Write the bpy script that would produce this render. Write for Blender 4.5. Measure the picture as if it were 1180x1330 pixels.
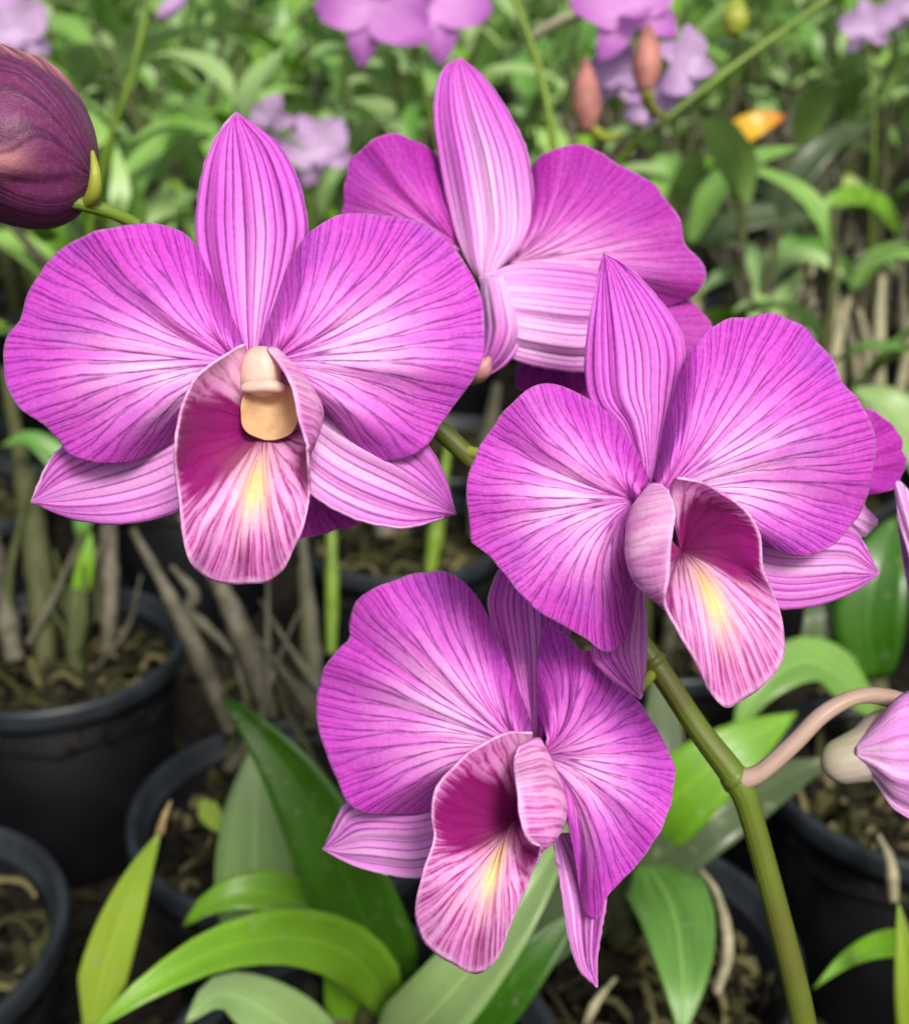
import bpy, bmesh, math, random
import numpy as np
from mathutils import Vector, Matrix, Euler, noise

for o in list(bpy.data.objects):
    bpy.data.objects.remove(o)
S = bpy.context.scene
COL = S.collection
R = math.radians

# ------------------------------------------------------------------ camera
H, PITCH, HFOV = 0.44, 24.0, 40.0
cam_d = bpy.data.cameras.new('camera')
cam = bpy.data.objects.new('camera', cam_d)
COL.objects.link(cam)
cam.location = (0, 0, H)
cam.rotation_euler = (R(90 - PITCH), 0, 0)
cam_d.sensor_fit = 'HORIZONTAL'
cam_d.sensor_width = 36
cam_d.angle = R(HFOV)
cam_d.clip_start = 0.01
cam_d.clip_end = 500
cam_d.dof.use_dof = True
cam_d.dof.focus_distance = 0.188
cam_d.dof.aperture_fstop = 24.0
S.camera = cam

# ------------------------------------------------------------------ light
SUN_EL, SUN_AZ = 46.0, 163.0        # azimuth clockwise from +Y: behind the camera, a little to its right
w = bpy.data.worlds.new('World')
S.world = w
w.use_nodes = True
wn = w.node_tree
bg = wn.nodes['Background']
sky = wn.nodes.new('ShaderNodeTexSky')
sky.sky_type = 'NISHITA'
sky.sun_disc = False
sky.sun_elevation = R(SUN_EL)
sky.sun_rotation = R(SUN_AZ)
sky.dust_density = 6.0
sky.air_density = 0.8
wn.links.new(sky.outputs['Color'], bg.inputs['Color'])
bg.inputs['Strength'].default_value = 0.05
sun_d = bpy.data.lights.new('sun', 'SUN')
sun_d.energy = 1.5
sun_d.angle = R(14)
sun_d.color = (1.0, 0.95, 0.87)
sun = bpy.data.objects.new('sun', sun_d)
COL.objects.link(sun)
_az, _el = R(SUN_AZ), R(SUN_EL)
sv = Vector((math.sin(_az) * math.cos(_el), math.cos(_az) * math.cos(_el), math.sin(_el)))
sun.rotation_euler = sv.to_track_quat('Z', 'Y').to_euler()

S.view_settings.view_transform = 'Standard'
S.view_settings.look = 'None'
S.view_settings.exposure = 1.2
S.view_settings.gamma = 1.0
S.render.engine = 'CYCLES'
S.cycles.use_denoising = True
S.cycles.max_bounces = 8
S.cycles.transmission_bounces = 6

# ------------------------------------------------------------------ measuring helpers
FPX = 590 / math.tan(R(HFOV / 2))
FWD = Vector((0, math.cos(R(PITCH)), -math.sin(R(PITCH))))
UPV = Vector((0, math.sin(R(PITCH)), math.cos(R(PITCH))))
CAM = Vector((0, 0, H))


def ray(px, py):
    return FWD + Vector((1, 0, 0)) * ((px - 590) / FPX) + UPV * ((665 - py) / FPX)


def at(px, py, d):
    return CAM + ray(px, py) * d


def onz(px, py, z):
    r = ray(px, py)
    return CAM + r * ((z - H) / r.z)


def catmull(P, n, closed=False, by_index=False):
    """resample a polyline as a Catmull-Rom curve with n points (even arc length, or even index)"""
    P = np.array(P, float)
    ext = np.vstack([2 * P[0] - P[1], P, 2 * P[-1] - P[-2]])
    m = 24
    out = []
    for i in range(len(P) - 1):
        p0, p1, p2, p3 = ext[i:i + 4]
        for k in range(m):
            t = k / m
            out.append(0.5 * ((2 * p1) + (-p0 + p2) * t + (2 * p0 - 5 * p1 + 4 * p2 - p3) * t * t + (-p0 + 3 * p1 - 3 * p2 + p3) * t ** 3))
    out.append(P[-1])
    out = np.array(out)
    if by_index:
        q = np.linspace(0, len(out) - 1, n)
        u = np.arange(len(out))
    else:
        seg = np.linalg.norm(np.diff(out[:, :3], axis=0), axis=1)
        u = np.concatenate([[0], np.cumsum(seg)])
        q = np.linspace(0, u[-1], n)
    return np.stack([np.interp(q, u, out[:, k]) for k in range(out.shape[1])], 1)


def sstep(a, b, x):
    t = np.clip((np.asarray(x, float) - a) / (b - a), 0, 1)
    return t * t * (3 - 2 * t)


# ------------------------------------------------------------------ object helpers
def tag(o, label=None, cat=None, group=None, kind=None):
    if label: o['label'] = label
    if cat: o['category'] = cat
    if group: o['group'] = group
    if kind: o['kind'] = kind
    return o


def empty(name, loc=(0, 0, 0), parent=None, rot=(0, 0, 0)):
    o = bpy.data.objects.new(name, None)
    COL.objects.link(o)
    o.empty_display_size = 0.01
    o.location = loc
    o.rotation_euler = rot
    o.parent = parent
    return o


def link(name, me, parent=None, loc=None):
    o = bpy.data.objects.new(name, me)
    COL.objects.link(o)
    o.parent = parent
    if loc is not None:
        o.location = loc
    return o


def wparent(o, parent):
    """parent, keeping the world position (parents here are unrotated, unscaled Empties)"""
    off = Vector((0, 0, 0))
    p = parent
    while p is not None:
        off += p.location
        p = p.parent
    o.parent = parent
    o.location = o.location - off
    return o


def mesh(name, verts, faces, mat, uvs=None, attrs=None, smooth=True):
    me = bpy.data.meshes.new(name)
    me.from_pydata([tuple(v) for v in verts], [], faces)
    if uvs is not None:
        ul = me.uv_layers.new(name='UVMap')
        li = np.empty(len(me.loops), np.int32)
        me.loops.foreach_get('vertex_index', li)
        ul.data.foreach_set('uv', np.asarray(uvs, np.float32)[li].ravel())
    for k, v in (attrs or {}).items():
        a = me.attributes.new(k, 'FLOAT', 'POINT')
        a.data.foreach_set('value', np.asarray(v, np.float32).ravel())
    if smooth:
        me.polygons.foreach_set('use_smooth', [True] * len(me.polygons))
    me.materials.append(mat)
    me.update()
    return me


def grid_faces(a, b, wrap=False):
    F = []
    for i in range(a - 1):
        for j in range(b - 1 if not wrap else b):
            j2 = (j + 1) % b
            F.append((i * b + j, i * b + j2, (i + 1) * b + j2, (i + 1) * b + j))
    return F


def tube_data(path, radii, nseg=40, sides=12, caps=True):
    P = catmull([list(p) + [r] for p, r in zip(path, radii)], nseg)
    V, UV = [], []
    prev = None
    for i in range(nseg):
        c = Vector(P[i][:3])
        tan = Vector(P[min(i + 1, nseg - 1)][:3]) - Vector(P[max(i - 1, 0)][:3])
        tan.normalize()
        if prev is None:
            a = tan.cross(Vector((0.31, 0.2, 0.93)))
            if a.length < 0.1: a = tan.cross(Vector((1, 0, 0)))
            a.normalize()
        else:
            a = (prev - tan * prev.dot(tan)).normalized()
        prev = a
        b = tan.cross(a)
        for j in range(sides):
            an = 2 * math.pi * j / sides
            V.append(c + (a * math.cos(an) + b * math.sin(an)) * max(P[i][3], 1e-5))
            UV.append((j / sides, i / (nseg - 1)))
    F = grid_faces(nseg, sides, wrap=True)
    if caps:
        F.append(tuple(range(sides))[::-1])
        F.append(tuple(range((nseg - 1) * sides, nseg * sides)))
    return V, F, UV


def tube(name, path, radii, mat, nseg=40, sides=12, parent=None):
    V, F, UV = tube_data(path, radii, nseg, sides)
    return link(name, mesh(name, V, F, mat, UV), parent)


# ------------------------------------------------------------------ node helpers
def srgb(r, g, b, a=1):
    f = lambda c: (c / 255 / 12.92) if c / 255 <= 0.04045 else ((c / 255 + 0.055) / 1.055) ** 2.4
    return (f(r), f(g), f(b), a)


class N:
    def __init__(self, name):
        self.m = bpy.data.materials.new(name)
        self.m.use_nodes = True
        self.t = self.m.node_tree
        self.t.nodes.clear()

    def n(self, kind, **kw):
        x = self.t.nodes.new(kind)
        for k, v in kw.items():
            setattr(x, k, v)
        return x

    def put(self, sock, v):
        if hasattr(v, 'is_output'):
            self.t.links.new(v, sock)
        elif v is not None:
            sock.default_value = v

    def math(self, op, a, b=None, c=None, clamp=False):
        x = self.n('ShaderNodeMath', operation=op, use_clamp=clamp)
        for i, v in enumerate((a, b, c)):
            if v is not None: self.put(x.inputs[i], v)
        return x.outputs[0]

    def ss(self, a, b, v, o0=0.0, o1=1.0):
        x = self.n('ShaderNodeMapRange', interpolation_type='SMOOTHSTEP')
        self.put(x.inputs['Value'], v)
        self.put(x.inputs['From Min'], a); self.put(x.inputs['From Max'], b)
        self.put(x.inputs['To Min'], o0); self.put(x.inputs['To Max'], o1)
        return x.outputs[0]

    def mix(self, f, a, b, mode='MIX'):
        x = self.n('ShaderNodeMix', data_type='RGBA', blend_type=mode)
        self.put(x.inputs[0], f); self.put(x.inputs[6], a); self.put(x.inputs[7], b)
        return x.outputs[2]

    def attr(self, name):
        return self.n('ShaderNodeAttribute', attribute_name=name).outputs['Fac']

    def noise(self, vec, scale, detail=3, rough=0.5, dist=0):
        x = self.n('ShaderNodeTexNoise')
        if vec is not None: self.put(x.inputs['Vector'], vec)
        x.inputs['Scale'].default_value = scale
        x.inputs['Detail'].default_value = detail
        x.inputs['Roughness'].default_value = rough
        x.inputs['Distortion'].default_value = dist
        return x.outputs['Fac']

    def ramp(self, f, stops, interp='LINEAR'):
        x = self.n('ShaderNodeValToRGB')
        x.color_ramp.interpolation = interp
        el = x.color_ramp.elements
        while len(el) < len(stops): el.new(0.5)
        for e, (p, c) in zip(el, stops):
            e.position = p; e.color = c
        self.put(x.inputs[0], f)
        return x.outputs[0]

    def vec(self, x, y, z=0.0):
        c = self.n('ShaderNodeCombineXYZ')
        self.put(c.inputs[0], x); self.put(c.inputs[1], y); self.put(c.inputs[2], z)
        return c.outputs[0]

    def bump(self, h, strength, dist, normal=None):
        x = self.n('ShaderNodeBump')
        x.inputs['Strength'].default_value = strength
        x.inputs['Distance'].default_value = dist
        self.put(x.inputs['Height'], h)
        if normal is not None: self.put(x.inputs['Normal'], normal)
        return x.outputs[0]

    def finish(self, color, rough=0.5, spec=0.5, normal=None, trans=0.0, trans_col=None, sheen=0.0, coat=0.0):
        p = self.n('ShaderNodeBsdfPrincipled')
        self.put(p.inputs['Base Color'], color)
        self.put(p.inputs['Roughness'], rough)
        p.inputs['Specular IOR Level'].default_value = spec
        p.inputs['Sheen Weight'].default_value = sheen
        p.inputs['Coat Weight'].default_value = coat
        if normal is not None: self.put(p.inputs['Normal'], normal)
        sh = p.outputs[0]
        if trans > 0:
            tr = self.n('ShaderNodeBsdfTranslucent')
            self.put(tr.inputs[0], trans_col if trans_col is not None else color)
            if normal is not None: self.put(tr.inputs['Normal'], normal)
            mx = self.n('ShaderNodeMixShader')
            mx.inputs[0].default_value = trans
            self.t.links.new(sh, mx.inputs[1]); self.t.links.new(tr.outputs[0], mx.inputs[2])
            sh = mx.outputs[0]
        out = self.n('ShaderNodeOutputMaterial')
        self.t.links.new(sh, out.inputs[0])
        return self.m


# ------------------------------------------------------------------ petal materials
def vein_lines(g, x, s, wline=0.05):
    """branching veins: main lines at integer x, first and second order forks as s grows towards the margin"""
    nz = g.noise(g.vec(g.math('MULTIPLY', x, 0.9), g.math('MULTIPLY', s, 3.2)), 1.0, 2)
    xw = g.math('ADD', x, g.math('MULTIPLY', g.math('SUBTRACT', nz, 0.5), 0.34))
    nz2 = g.noise(g.vec(g.math('MULTIPLY', x, 2.3), g.math('MULTIPLY', s, 2.0), 3.7), 1.0, 1)
    sj = g.math('ADD', s, g.math('MULTIPLY', g.math('SUBTRACT', nz2, 0.5), 0.5))
    w = g.math('DIVIDE', wline, g.math('ADD', s, 0.06))
    w = g.math('MINIMUM', w, 0.20)

    def line(pos, width):
        fr = g.math('FRACT', pos)
        d = g.math('ABSOLUTE', g.math('SUBTRACT', fr, 0.5))
        d = g.math('SUBTRACT', 0.5, d)                   # 0 on integers
        return g.ss(0.0, width, d, 1.0, 0.0)
    l0 = line(xw, w)
    f1 = g.ss(0.12, 0.55, sj, 0.0, 0.5)
    l1 = g.math('MULTIPLY', line(g.math('SUBTRACT', xw, f1), g.math('MULTIPLY', w, 0.9)), g.ss(0.14, 0.26, sj))
    f2 = g.ss(0.45, 0.95, sj, 0.0, 0.5)
    x2 = g.math('MULTIPLY', xw, 2.0)
    l2 = g.math('MULTIPLY', line(g.math('SUBTRACT', x2, f2), g.math('MULTIPLY', w, 1.7)), g.ss(0.5, 0.62, sj, 0.0, 0.85))
    x4 = g.math('MULTIPLY', xw, 4.0)
    l3 = g.math('MULTIPLY', line(g.math('ADD', x4, g.math('MULTIPLY', nz2, 0.7)), g.math('MULTIPLY', w, 2.6)), g.ss(0.72, 0.9, sj, 0.0, 0.7))
    m = g.math('MAXIMUM', g.math('MAXIMUM', l0, l1), g.math('MAXIMUM', l2, l3))
    brk = g.noise(g.vec(g.math('MULTIPLY', x, 2.0), g.math('MULTIPLY', s, 9.0)), 1.0, 3)
    return g.math('MULTIPLY', m, g.ss(0.25, 0.6, brk, 0.35, 1.0)), nz, brk


def petal_mat(name, mid, edge, pale, vein, dark=srgb(116, 0, 90), yellow=srgb(250, 206, 136), violet=srgb(172, 52, 206), wline=0.05, trans=0.26, edgeamt=1.0, veinamt=0.97):
    g = N(name)
    uv = g.n('ShaderNodeUVMap', uv_map='UVMap').outputs[0]
    sp = g.n('ShaderNodeSeparateXYZ'); g.t.links.new(uv, sp.inputs[0])
    x, s = sp.outputs[0], sp.outputs[1]
    veins, nz, brk = vein_lines(g, x, s, wline)
    ob = g.n('ShaderNodeTexCoord').outputs['Object']
    big = g.noise(ob, 55, 3)
    col = g.mix(g.ss(0.35, 0.95, s), mid, edge)
    col = g.mix(g.ss(0.35, 0.75, big, 0.0, 0.45), col, edge)
    vio = g.noise(ob, 90, 3)
    col = g.mix(g.math('MULTIPLY', g.ss(0.45, 0.72, vio, 0.0, 0.6), g.ss(0.3, 0.9, s)), col, violet)
    streak = g.noise(g.vec(g.math('MULTIPLY', x, 1.7), g.math('MULTIPLY', s, 2.5), 9.0), 1.0, 2)
    pl = g.math('MULTIPLY', g.attr('pale'), g.ss(0.3, 0.62, streak, 0.35, 1.0))
    col = g.mix(pl, col, pale)
    vf = g.math('MULTIPLY', veins, veinamt)
    vf = g.math('MULTIPLY', vf, g.math('SUBTRACT', 1.0, g.math('MULTIPLY', g.attr('calm'), 0.85)))
    dk = g.attr('dark')
    col = g.mix(g.math('MULTIPLY', vf, g.math('SUBTRACT', 1.0, g.math('MULTIPLY', g.attr('yellow'), 0.8))), col, vein)
    dkn = g.math('ADD', dk, g.math('MULTIPLY', g.math('SUBTRACT', streak, 0.5), 0.9))
    dkn = g.math('ADD', dkn, g.math('MULTIPLY', veins, g.math('MULTIPLY', dk, 0.35)))
    dkn = g.math('MULTIPLY', g.ss(0.18, 0.9, dkn, 0.0, 0.97), g.ss(0.02, 0.25, dk))
    col = g.mix(dkn, col, dark)
    ye = g.math('MULTIPLY', g.attr('yellow'), g.ss(0.25, 0.5, streak, 0.7, 1.0))
    col = g.mix(ye, col, yellow)
    col = g.mix(g.math('MULTIPLY', g.attr('edge'), g.ss(0.3, 0.65, brk, 0.1 * edgeamt, 0.85 * edgeamt)), col, srgb(250, 200, 245))
    cell = g.noise(ob, 1150, 3, 0.65)
    col = g.mix(g.ss(0.32, 0.5, cell, 0.20, 0.0), col, g.mix(0.6, col, vein))
    col = g.mix(g.math('MULTIPLY', g.ss(0.48, 0.7, cell, 0.0, 0.13), g.math('SUBTRACT', 1.0, g.math('MULTIPLY', dk, 0.9, clamp=True), clamp=True)), col, g.mix(0.5, col, pale))
    fine = g.noise(ob, 2600, 2)
    n1 = g.bump(g.math('ADD', fine, cell), 0.3, 0.0003)
    n2 = g.bump(g.math('SUBTRACT', 1.0, veins), 0.22, 0.0003, n1)
    n3 = g.bump(g.noise(g.vec(g.math('MULTIPLY', x, 0.8), g.math('MULTIPLY', s, 1.2)), 1.0, 2), 0.5, 0.003, n2)
    return g.finish(col, rough=0.48, spec=0.35, normal=n3, trans=trans, sheen=0.04)


MAG = petal_mat('striped_magenta_petal', srgb(234, 118, 228), srgb(212, 72, 210), srgb(250, 214, 246), srgb(126, 20, 134), edgeamt=0.4, wline=0.058, veinamt=0.88, violet=srgb(176, 72, 204))
DOR = petal_mat('striped_upper_sepal', srgb(234, 112, 230), srgb(214, 76, 214), srgb(246, 196, 244), srgb(112, 10, 124), edgeamt=0.7, wline=0.075, veinamt=0.92, violet=srgb(182, 80, 210))
SEP = petal_mat('striped_sepal', srgb(228, 126, 226), srgb(216, 98, 216), srgb(244, 200, 243), srgb(132, 26, 138), wline=0.07, veinamt=0.85, violet=srgb(190, 92, 212))
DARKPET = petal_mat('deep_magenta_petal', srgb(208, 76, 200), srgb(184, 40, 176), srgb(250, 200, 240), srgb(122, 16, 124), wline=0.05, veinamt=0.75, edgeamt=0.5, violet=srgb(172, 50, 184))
LIP = petal_mat('striped_lip', srgb(250, 196, 240), srgb(244, 150, 232), srgb(246, 208, 236), srgb(176, 8, 142), dark=srgb(146, 0, 112), yellow=srgb(252, 216, 152), wline=0.095, veinamt=0.96, violet=srgb(238, 140, 232))
BUDM = petal_mat('bud_skin', srgb(108, 44, 92), srgb(94, 34, 78), srgb(226, 160, 160), srgb(66, 20, 58), veinamt=0.75, wline=0.08, trans=0.08, violet=srgb(90, 34, 80))


def simple(name, col, rough=0.5, spec=0.4, var=0.25, scale=60, trans=0.0, bump=0.0, bscale=300, bdist=0.001, coat=0.0):
    g = N(name)
    ob = g.n('ShaderNodeTexCoord').outputs['Object']
    nz = g.noise(ob, scale, 4)
    c2 = tuple(c * (1 - var) for c in col[:3]) + (1,)
    c3 = tuple(min(1, c * (1 + var)) for c in col[:3]) + (1,)
    c = g.mix(g.ss(0.3, 0.7, nz), c2, c3)
    nm = g.bump(g.noise(ob, bscale, 4), bump, bdist) if bump else None
    return g.finish(c, rough, spec, nm, trans, coat=coat)


FOOT = simple('olive_cream_hollow', srgb(186, 150, 110), 0.5, 0.3, 0.2, 300)
CREAM = simple('cream_column', srgb(228, 200, 184), 0.45, 0.4, 0.12, 300, trans=0.2)
IVORY = simple('ivory_anther', srgb(232, 208, 182), 0.4, 0.45, 0.08, 300, trans=0.2)


def stem_mat(name, a, b, mott=0.35):
    g = N(name)
    ob = g.n('ShaderNodeTexCoord').outputs['Object']
    uv = g.n('ShaderNodeUVMap', uv_map='UVMap').outputs[0]
    sp = g.n('ShaderNodeSeparateXYZ'); g.t.links.new(uv, sp.inputs[0])
    c = g.mix(g.ss(0.3, 0.7, g.noise(ob, 45, 3)), a, b)
    st = g.noise(g.vec(g.math('MULTIPLY', sp.outputs[0], 24.0), g.math('MULTIPLY', sp.outputs[1], 6.0)), 1.0, 3)
    c = g.mix(g.ss(0.45, 0.75, st, 0.0, mott), c, tuple(v * 0.45 for v in a[:3]) + (1,))
    nm = g.bump(st, 0.3, 0.0006)
    return g.finish(c, 0.42, 0.4, nm, 0.06)


STEM = stem_mat('olive_green_stem', srgb(96, 122, 36), srgb(92, 92, 42))
STEMG = stem_mat('fresh_green_stem', srgb(116, 146, 46), srgb(94, 124, 40), 0.15)
PEDI = stem_mat('pinkish_pedicel', srgb(184, 156, 148), srgb(158, 142, 112), 0.25)
PEDG = stem_mat('yellow_green_pedicel', srgb(158, 170, 60), srgb(140, 150, 60), 0.15)
SPURT = stem_mat('tan_spur_tip', srgb(200, 150, 128), srgb(186, 126, 150), 0.1)
MENTG = stem_mat('pale_green_spur', srgb(150, 164, 108), srgb(186, 166, 168), 0.12)


def cane_mat(name, a, b, c3):
    g = N(name)
    oi = g.n('ShaderNodeObjectInfo').outputs['Random']
    uv = g.n('ShaderNodeUVMap', uv_map='UVMap').outputs[0]
    sp = g.n('ShaderNodeSeparateXYZ'); g.t.links.new(uv, sp.inputs[0])
    ob = g.n('ShaderNodeTexCoord').outputs['Object']
    c = g.mix(g.ss(0.35, 0.65, g.noise(ob, 70, 4)), a, b)
    c = g.mix(g.ss(0.2, 0.9, oi, 0.0, 0.6), c, c3)
    ln = g.noise(g.vec(g.math('MULTIPLY', sp.outputs[0], 30.0), g.math('MULTIPLY', sp.outputs[1], 5.0)), 1.0, 3)
    c = g.mix(g.ss(0.5, 0.75, ln, 0.0, 0.4), c, tuple(v * 0.4 for v in a[:3]) + (1,))
    fr = g.math('FRACT', g.math('MULTIPLY', sp.outputs[1], 7.0))
    c = g.mix(g.ss(0.0, 0.07, fr, 0.65, 0.0), c, srgb(70, 56, 38))
    return g.finish(c, 0.65, 0.25, g.bump(ln, 0.5, 0.001))


CANE_OLD = cane_mat('old_grey_cane', srgb(112, 108, 94), srgb(70, 68, 56), srgb(80, 82, 62))
CANE_PALE = cane_mat('pale_weathered_cane', srgb(176, 168, 142), srgb(140, 134, 110), srgb(160, 160, 126))
CANE_GRN = cane_mat('green_cane', srgb(80, 90, 48), srgb(60, 70, 38), srgb(76, 76, 52))
ROOTM = simple('pale_root', srgb(150, 146, 118), 0.8, 0.2, 0.3, 200)


def leaf_mat(name, a, b, tip=None, rough=0.33, trans=0.22, randamt=0.5):
    g = N(name)
    oi = g.n('ShaderNodeObjectInfo').outputs['Random']
    uv = g.n('ShaderNodeUVMap', uv_map='UVMap').outputs[0]
    sp = g.n('ShaderNodeSeparateXYZ'); g.t.links.new(uv, sp.inputs[0])
    v, u = sp.outputs[0], sp.outputs[1]
    ob = g.n('ShaderNodeTexCoord').outputs['Object']
    c = g.mix(g.math('MULTIPLY', oi, randamt * 2, clamp=True), a, b)
    c = g.mix(g.ss(0.35, 0.75, g.noise(ob, 38, 4), 0.0, 0.35), c, tuple(x * 0.55 for x in a[:3]) + (1,))
    st = g.noise(g.vec(g.math('MULTIPLY', v, 26.0), g.math('MULTIPLY', u, 1.5)), 1.0, 2)
    c = g.mix(g.ss(0.4, 0.7, st, 0.0, 0.22), c, tuple(min(1, x * 1.6) for x in b[:3]) + (1,))
    mid = g.math('ABSOLUTE', g.math('SUBTRACT', v, 0.5))
    c = g.mix(g.ss(0.0, 0.035, mid, 0.35, 0.0), c, tuple(min(1, x * 1.7) for x in b[:3]) + (1,))
    spots = g.noise(ob, 420, 2)
    c = g.mix(g.ss(0.7, 0.78, spots, 0.0, 0.5), c, srgb(88, 78, 40))
    dust = g.noise(ob, 240, 4)
    c = g.mix(g.ss(0.58, 0.75, dust, 0.0, 0.3), c, srgb(176, 178, 150))
    c = g.mix(g.ss(0.975, 1.0, u, 0.0, 0.8), c, srgb(140, 104, 56))
    if tip is not None:
        c = g.mix(g.ss(0.6, 1.0, g.math('ADD', u, g.math('MULTIPLY', g.math('SUBTRACT', g.noise(ob, 60, 2), 0.5), 0.5)), 0.0, 0.8), c, tip)
    nm = g.bump(g.math('ADD', st, g.ss(0.0, 0.06, mid)), 0.25, 0.0008)
    return g.finish(c, rough, 0.55, nm, trans)


LEAF = leaf_mat('orchid_leaf', srgb(78, 132, 52), srgb(156, 198, 104))
LEAFP = leaf_mat('pale_orchid_leaf', srgb(128, 166, 100), srgb(160, 192, 124))
LEAFB = leaf_mat('bright_young_leaf', srgb(104, 158, 34), srgb(120, 170, 44))
LEAFD = leaf_mat('deep_green_leaf', srgb(44, 92, 20), srgb(70, 122, 28))
LEAFG = leaf_mat('grey_green_leaf', srgb(70, 88, 60), srgb(84, 102, 66))
LEAFY = leaf_mat('yellowing_leaf', srgb(164, 196, 70), srgb(180, 206, 84), srgb(150, 184, 60), trans=0.4)
LEAFO = leaf_mat('orange_yellow_leaf', srgb(236, 190, 50), srgb(240, 200, 60), srgb(224, 130, 52), trans=0.35)
DRY = simple('dry_tan_tip', srgb(160, 140, 96), 0.8, 0.2, 0.3, 200)

# ------------------------------------------------------------------ setting
def ground_material():
    g = N('dark_nursery_soil')
    ob = g.n('ShaderNodeTexCoord').outputs['Object']
    n1 = g.noise(ob, 14, 5); n2 = g.noise(ob, 160, 5)
    c = g.ramp(n2, [(0.3, (0.006, 0.005, 0.004, 1)), (0.55, (0.018, 0.015, 0.012, 1)), (0.75, (0.045, 0.037, 0.028, 1))])  # dark soil, toned down further to stand for shade among the plants
    c = g.mix(g.ss(0.5, 0.7, n1, 0.0, 0.5), c, (0.022, 0.028, 0.012, 1))
    return g.finish(c, 0.95, 0.15, g.bump(n2, 0.8, 0.01))


gm = ground_material()
V, n = [], 60
for i in range(n):
    for j in range(n):
        f = lambda k: math.copysign(abs((k / (n - 1) - 0.5) * 2) ** 3, k / (n - 1) - 0.5) * 60
        x, y = f(i), f(j) + 0.6
        V.append((x, y, 0.006 * (noise.noise(Vector((x * 9, y * 9, 0)))) if abs(x) < 3 else 0))
tag(link('ground', mesh('ground', V, grid_faces(n, n), gm)), 'dark soil ground under the nursery pots', 'ground', kind='structure')

POT = simple('black_plastic_pot', (0.004, 0.0045, 0.006, 1), 0.6, 0.12, 0.3, 40, bump=0.15, bscale=120, bdist=0.0015)
RIM = simple('sky_lightened_plastic_rim', (0.020, 0.025, 0.030, 1), 0.4, 0.4, 0.35, 60, bump=0.1, bscale=200, bdist=0.001)  # same black plastic, colour lightened blue-grey to stand for sky light
CHIP = None


def chip_material():
    g = N('bark_and_moss_medium')
    ob = g.n('ShaderNodeTexCoord').outputs['Object']
    a = g.attr('tone')
    c = g.ramp(a, [(0.0, srgb(8, 7, 5)), (0.4, srgb(22, 18, 13)), (0.65, srgb(42, 40, 22)), (0.88, srgb(64, 68, 34)), (1.0, srgb(120, 112, 80))])
    c = g.mix(g.ss(0.4, 0.7, g.noise(ob, 300, 4), 0, 0.5), c, srgb(34, 30, 22))
    return g.finish(c, 0.85, 0.2, g.bump(g.noise(ob, 500, 4), 0.5, 0.001))


CHIP = chip_material()
PR = 0.066


def lathe(profile, sides=48):
    V, UV = [], []
    for i, (r, z) in enumerate(profile):
        for j in range(sides):
            a = 2 * math.pi * j / sides
            V.append((r * math.cos(a), r * math.sin(a), z))
            UV.append((j / sides, i / len(profile)))
    return V, grid_faces(len(profile), sides, wrap=True), UV


def medium_mesh(seed):
    rnd = random.Random(seed)
    V, F, T = [], [], []

    def add(vs, fs, tone):
        b = len(V)
        V.extend(vs); F.extend([tuple(b + k for k in f) for f in fs]); T.extend([tone] * len(vs))
    # lumpy bed
    vs = [(0, 0, 0.094)]; fs = []
    for i in range(1, 7):
        for j in range(24):
            a = 2 * math.pi * j / 24; r = 0.0605 * i / 6
            vs.append((r * math.cos(a), r * math.sin(a), 0.092 + 0.008 * noise.noise(Vector((r * math.cos(a) * 60 + seed, r * math.sin(a) * 60, 0)))))
    for j in range(24):
        fs.append((0, 1 + j, 1 + (j + 1) % 24))
    for i in range(5):
        for j in range(24):
            a, b = 1 + i * 24 + j, 1 + i * 24 + (j + 1) % 24
            fs.append((a, a + 24, b + 24, b))
    add(vs, fs, 0.1)
    for k in range(210):          # bark chips and moss tufts
        a, r = rnd.uniform(0, 6.283), 0.058 * math.sqrt(rnd.random())
        s = rnd.uniform(0.002, 0.0065)
        M = Matrix.Translation((r * math.cos(a), r * math.sin(a), 0.094 + rnd.uniform(0, 0.007))) @ Euler((rnd.uniform(0, 6), rnd.uniform(0, 6), rnd.uniform(0, 6))).to_matrix().to_4x4() @ Matrix.Diagonal((s, s * rnd.uniform(0.4, 0.9), s * rnd.uniform(0.25, 0.6), 1))
        c = [M @ Vector((x * rnd.uniform(.7, 1.2), y * rnd.uniform(.7, 1.2), z)) for x in (-1, 1) for y in (-1, 1) for z in (-1, 1)]
        add(c, [(0, 1, 3, 2), (4, 6, 7, 5), (0, 4, 5, 1), (2, 3, 7, 6), (0, 2, 6, 4), (1, 5, 7, 3)], rnd.random() ** 1.3)
    for k in range(46):           # wandering roots and dead sheath strips
        a, r = rnd.uniform(0, 6.283), 0.05 * math.sqrt(rnd.random())
        p = Vector((r * math.cos(a), r * math.sin(a), 0.096)); d = rnd.uniform(0, 6.283)
        path = []
        for q in range(5):
            path.append(p.copy())
            d += rnd.uniform(-0.9, 0.9)
            p = p + Vector((math.cos(d), math.sin(d), 0)) * 0.011
            p.z = 0.098 + rnd.uniform(-0.002, 0.012)
            if p.xy.length > 0.058: p.xy = p.xy.normalized() * 0.057
        v, f, _ = tube_data(path, [rnd.uniform(0.0008, 0.0019)] * 5, 12, 5)
        add(v, f, rnd.uniform(0.5, 1.0))
    me = mesh('potting_medium', V, F, CHIP, attrs={'tone': T}, smooth=False)
    return me


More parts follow.
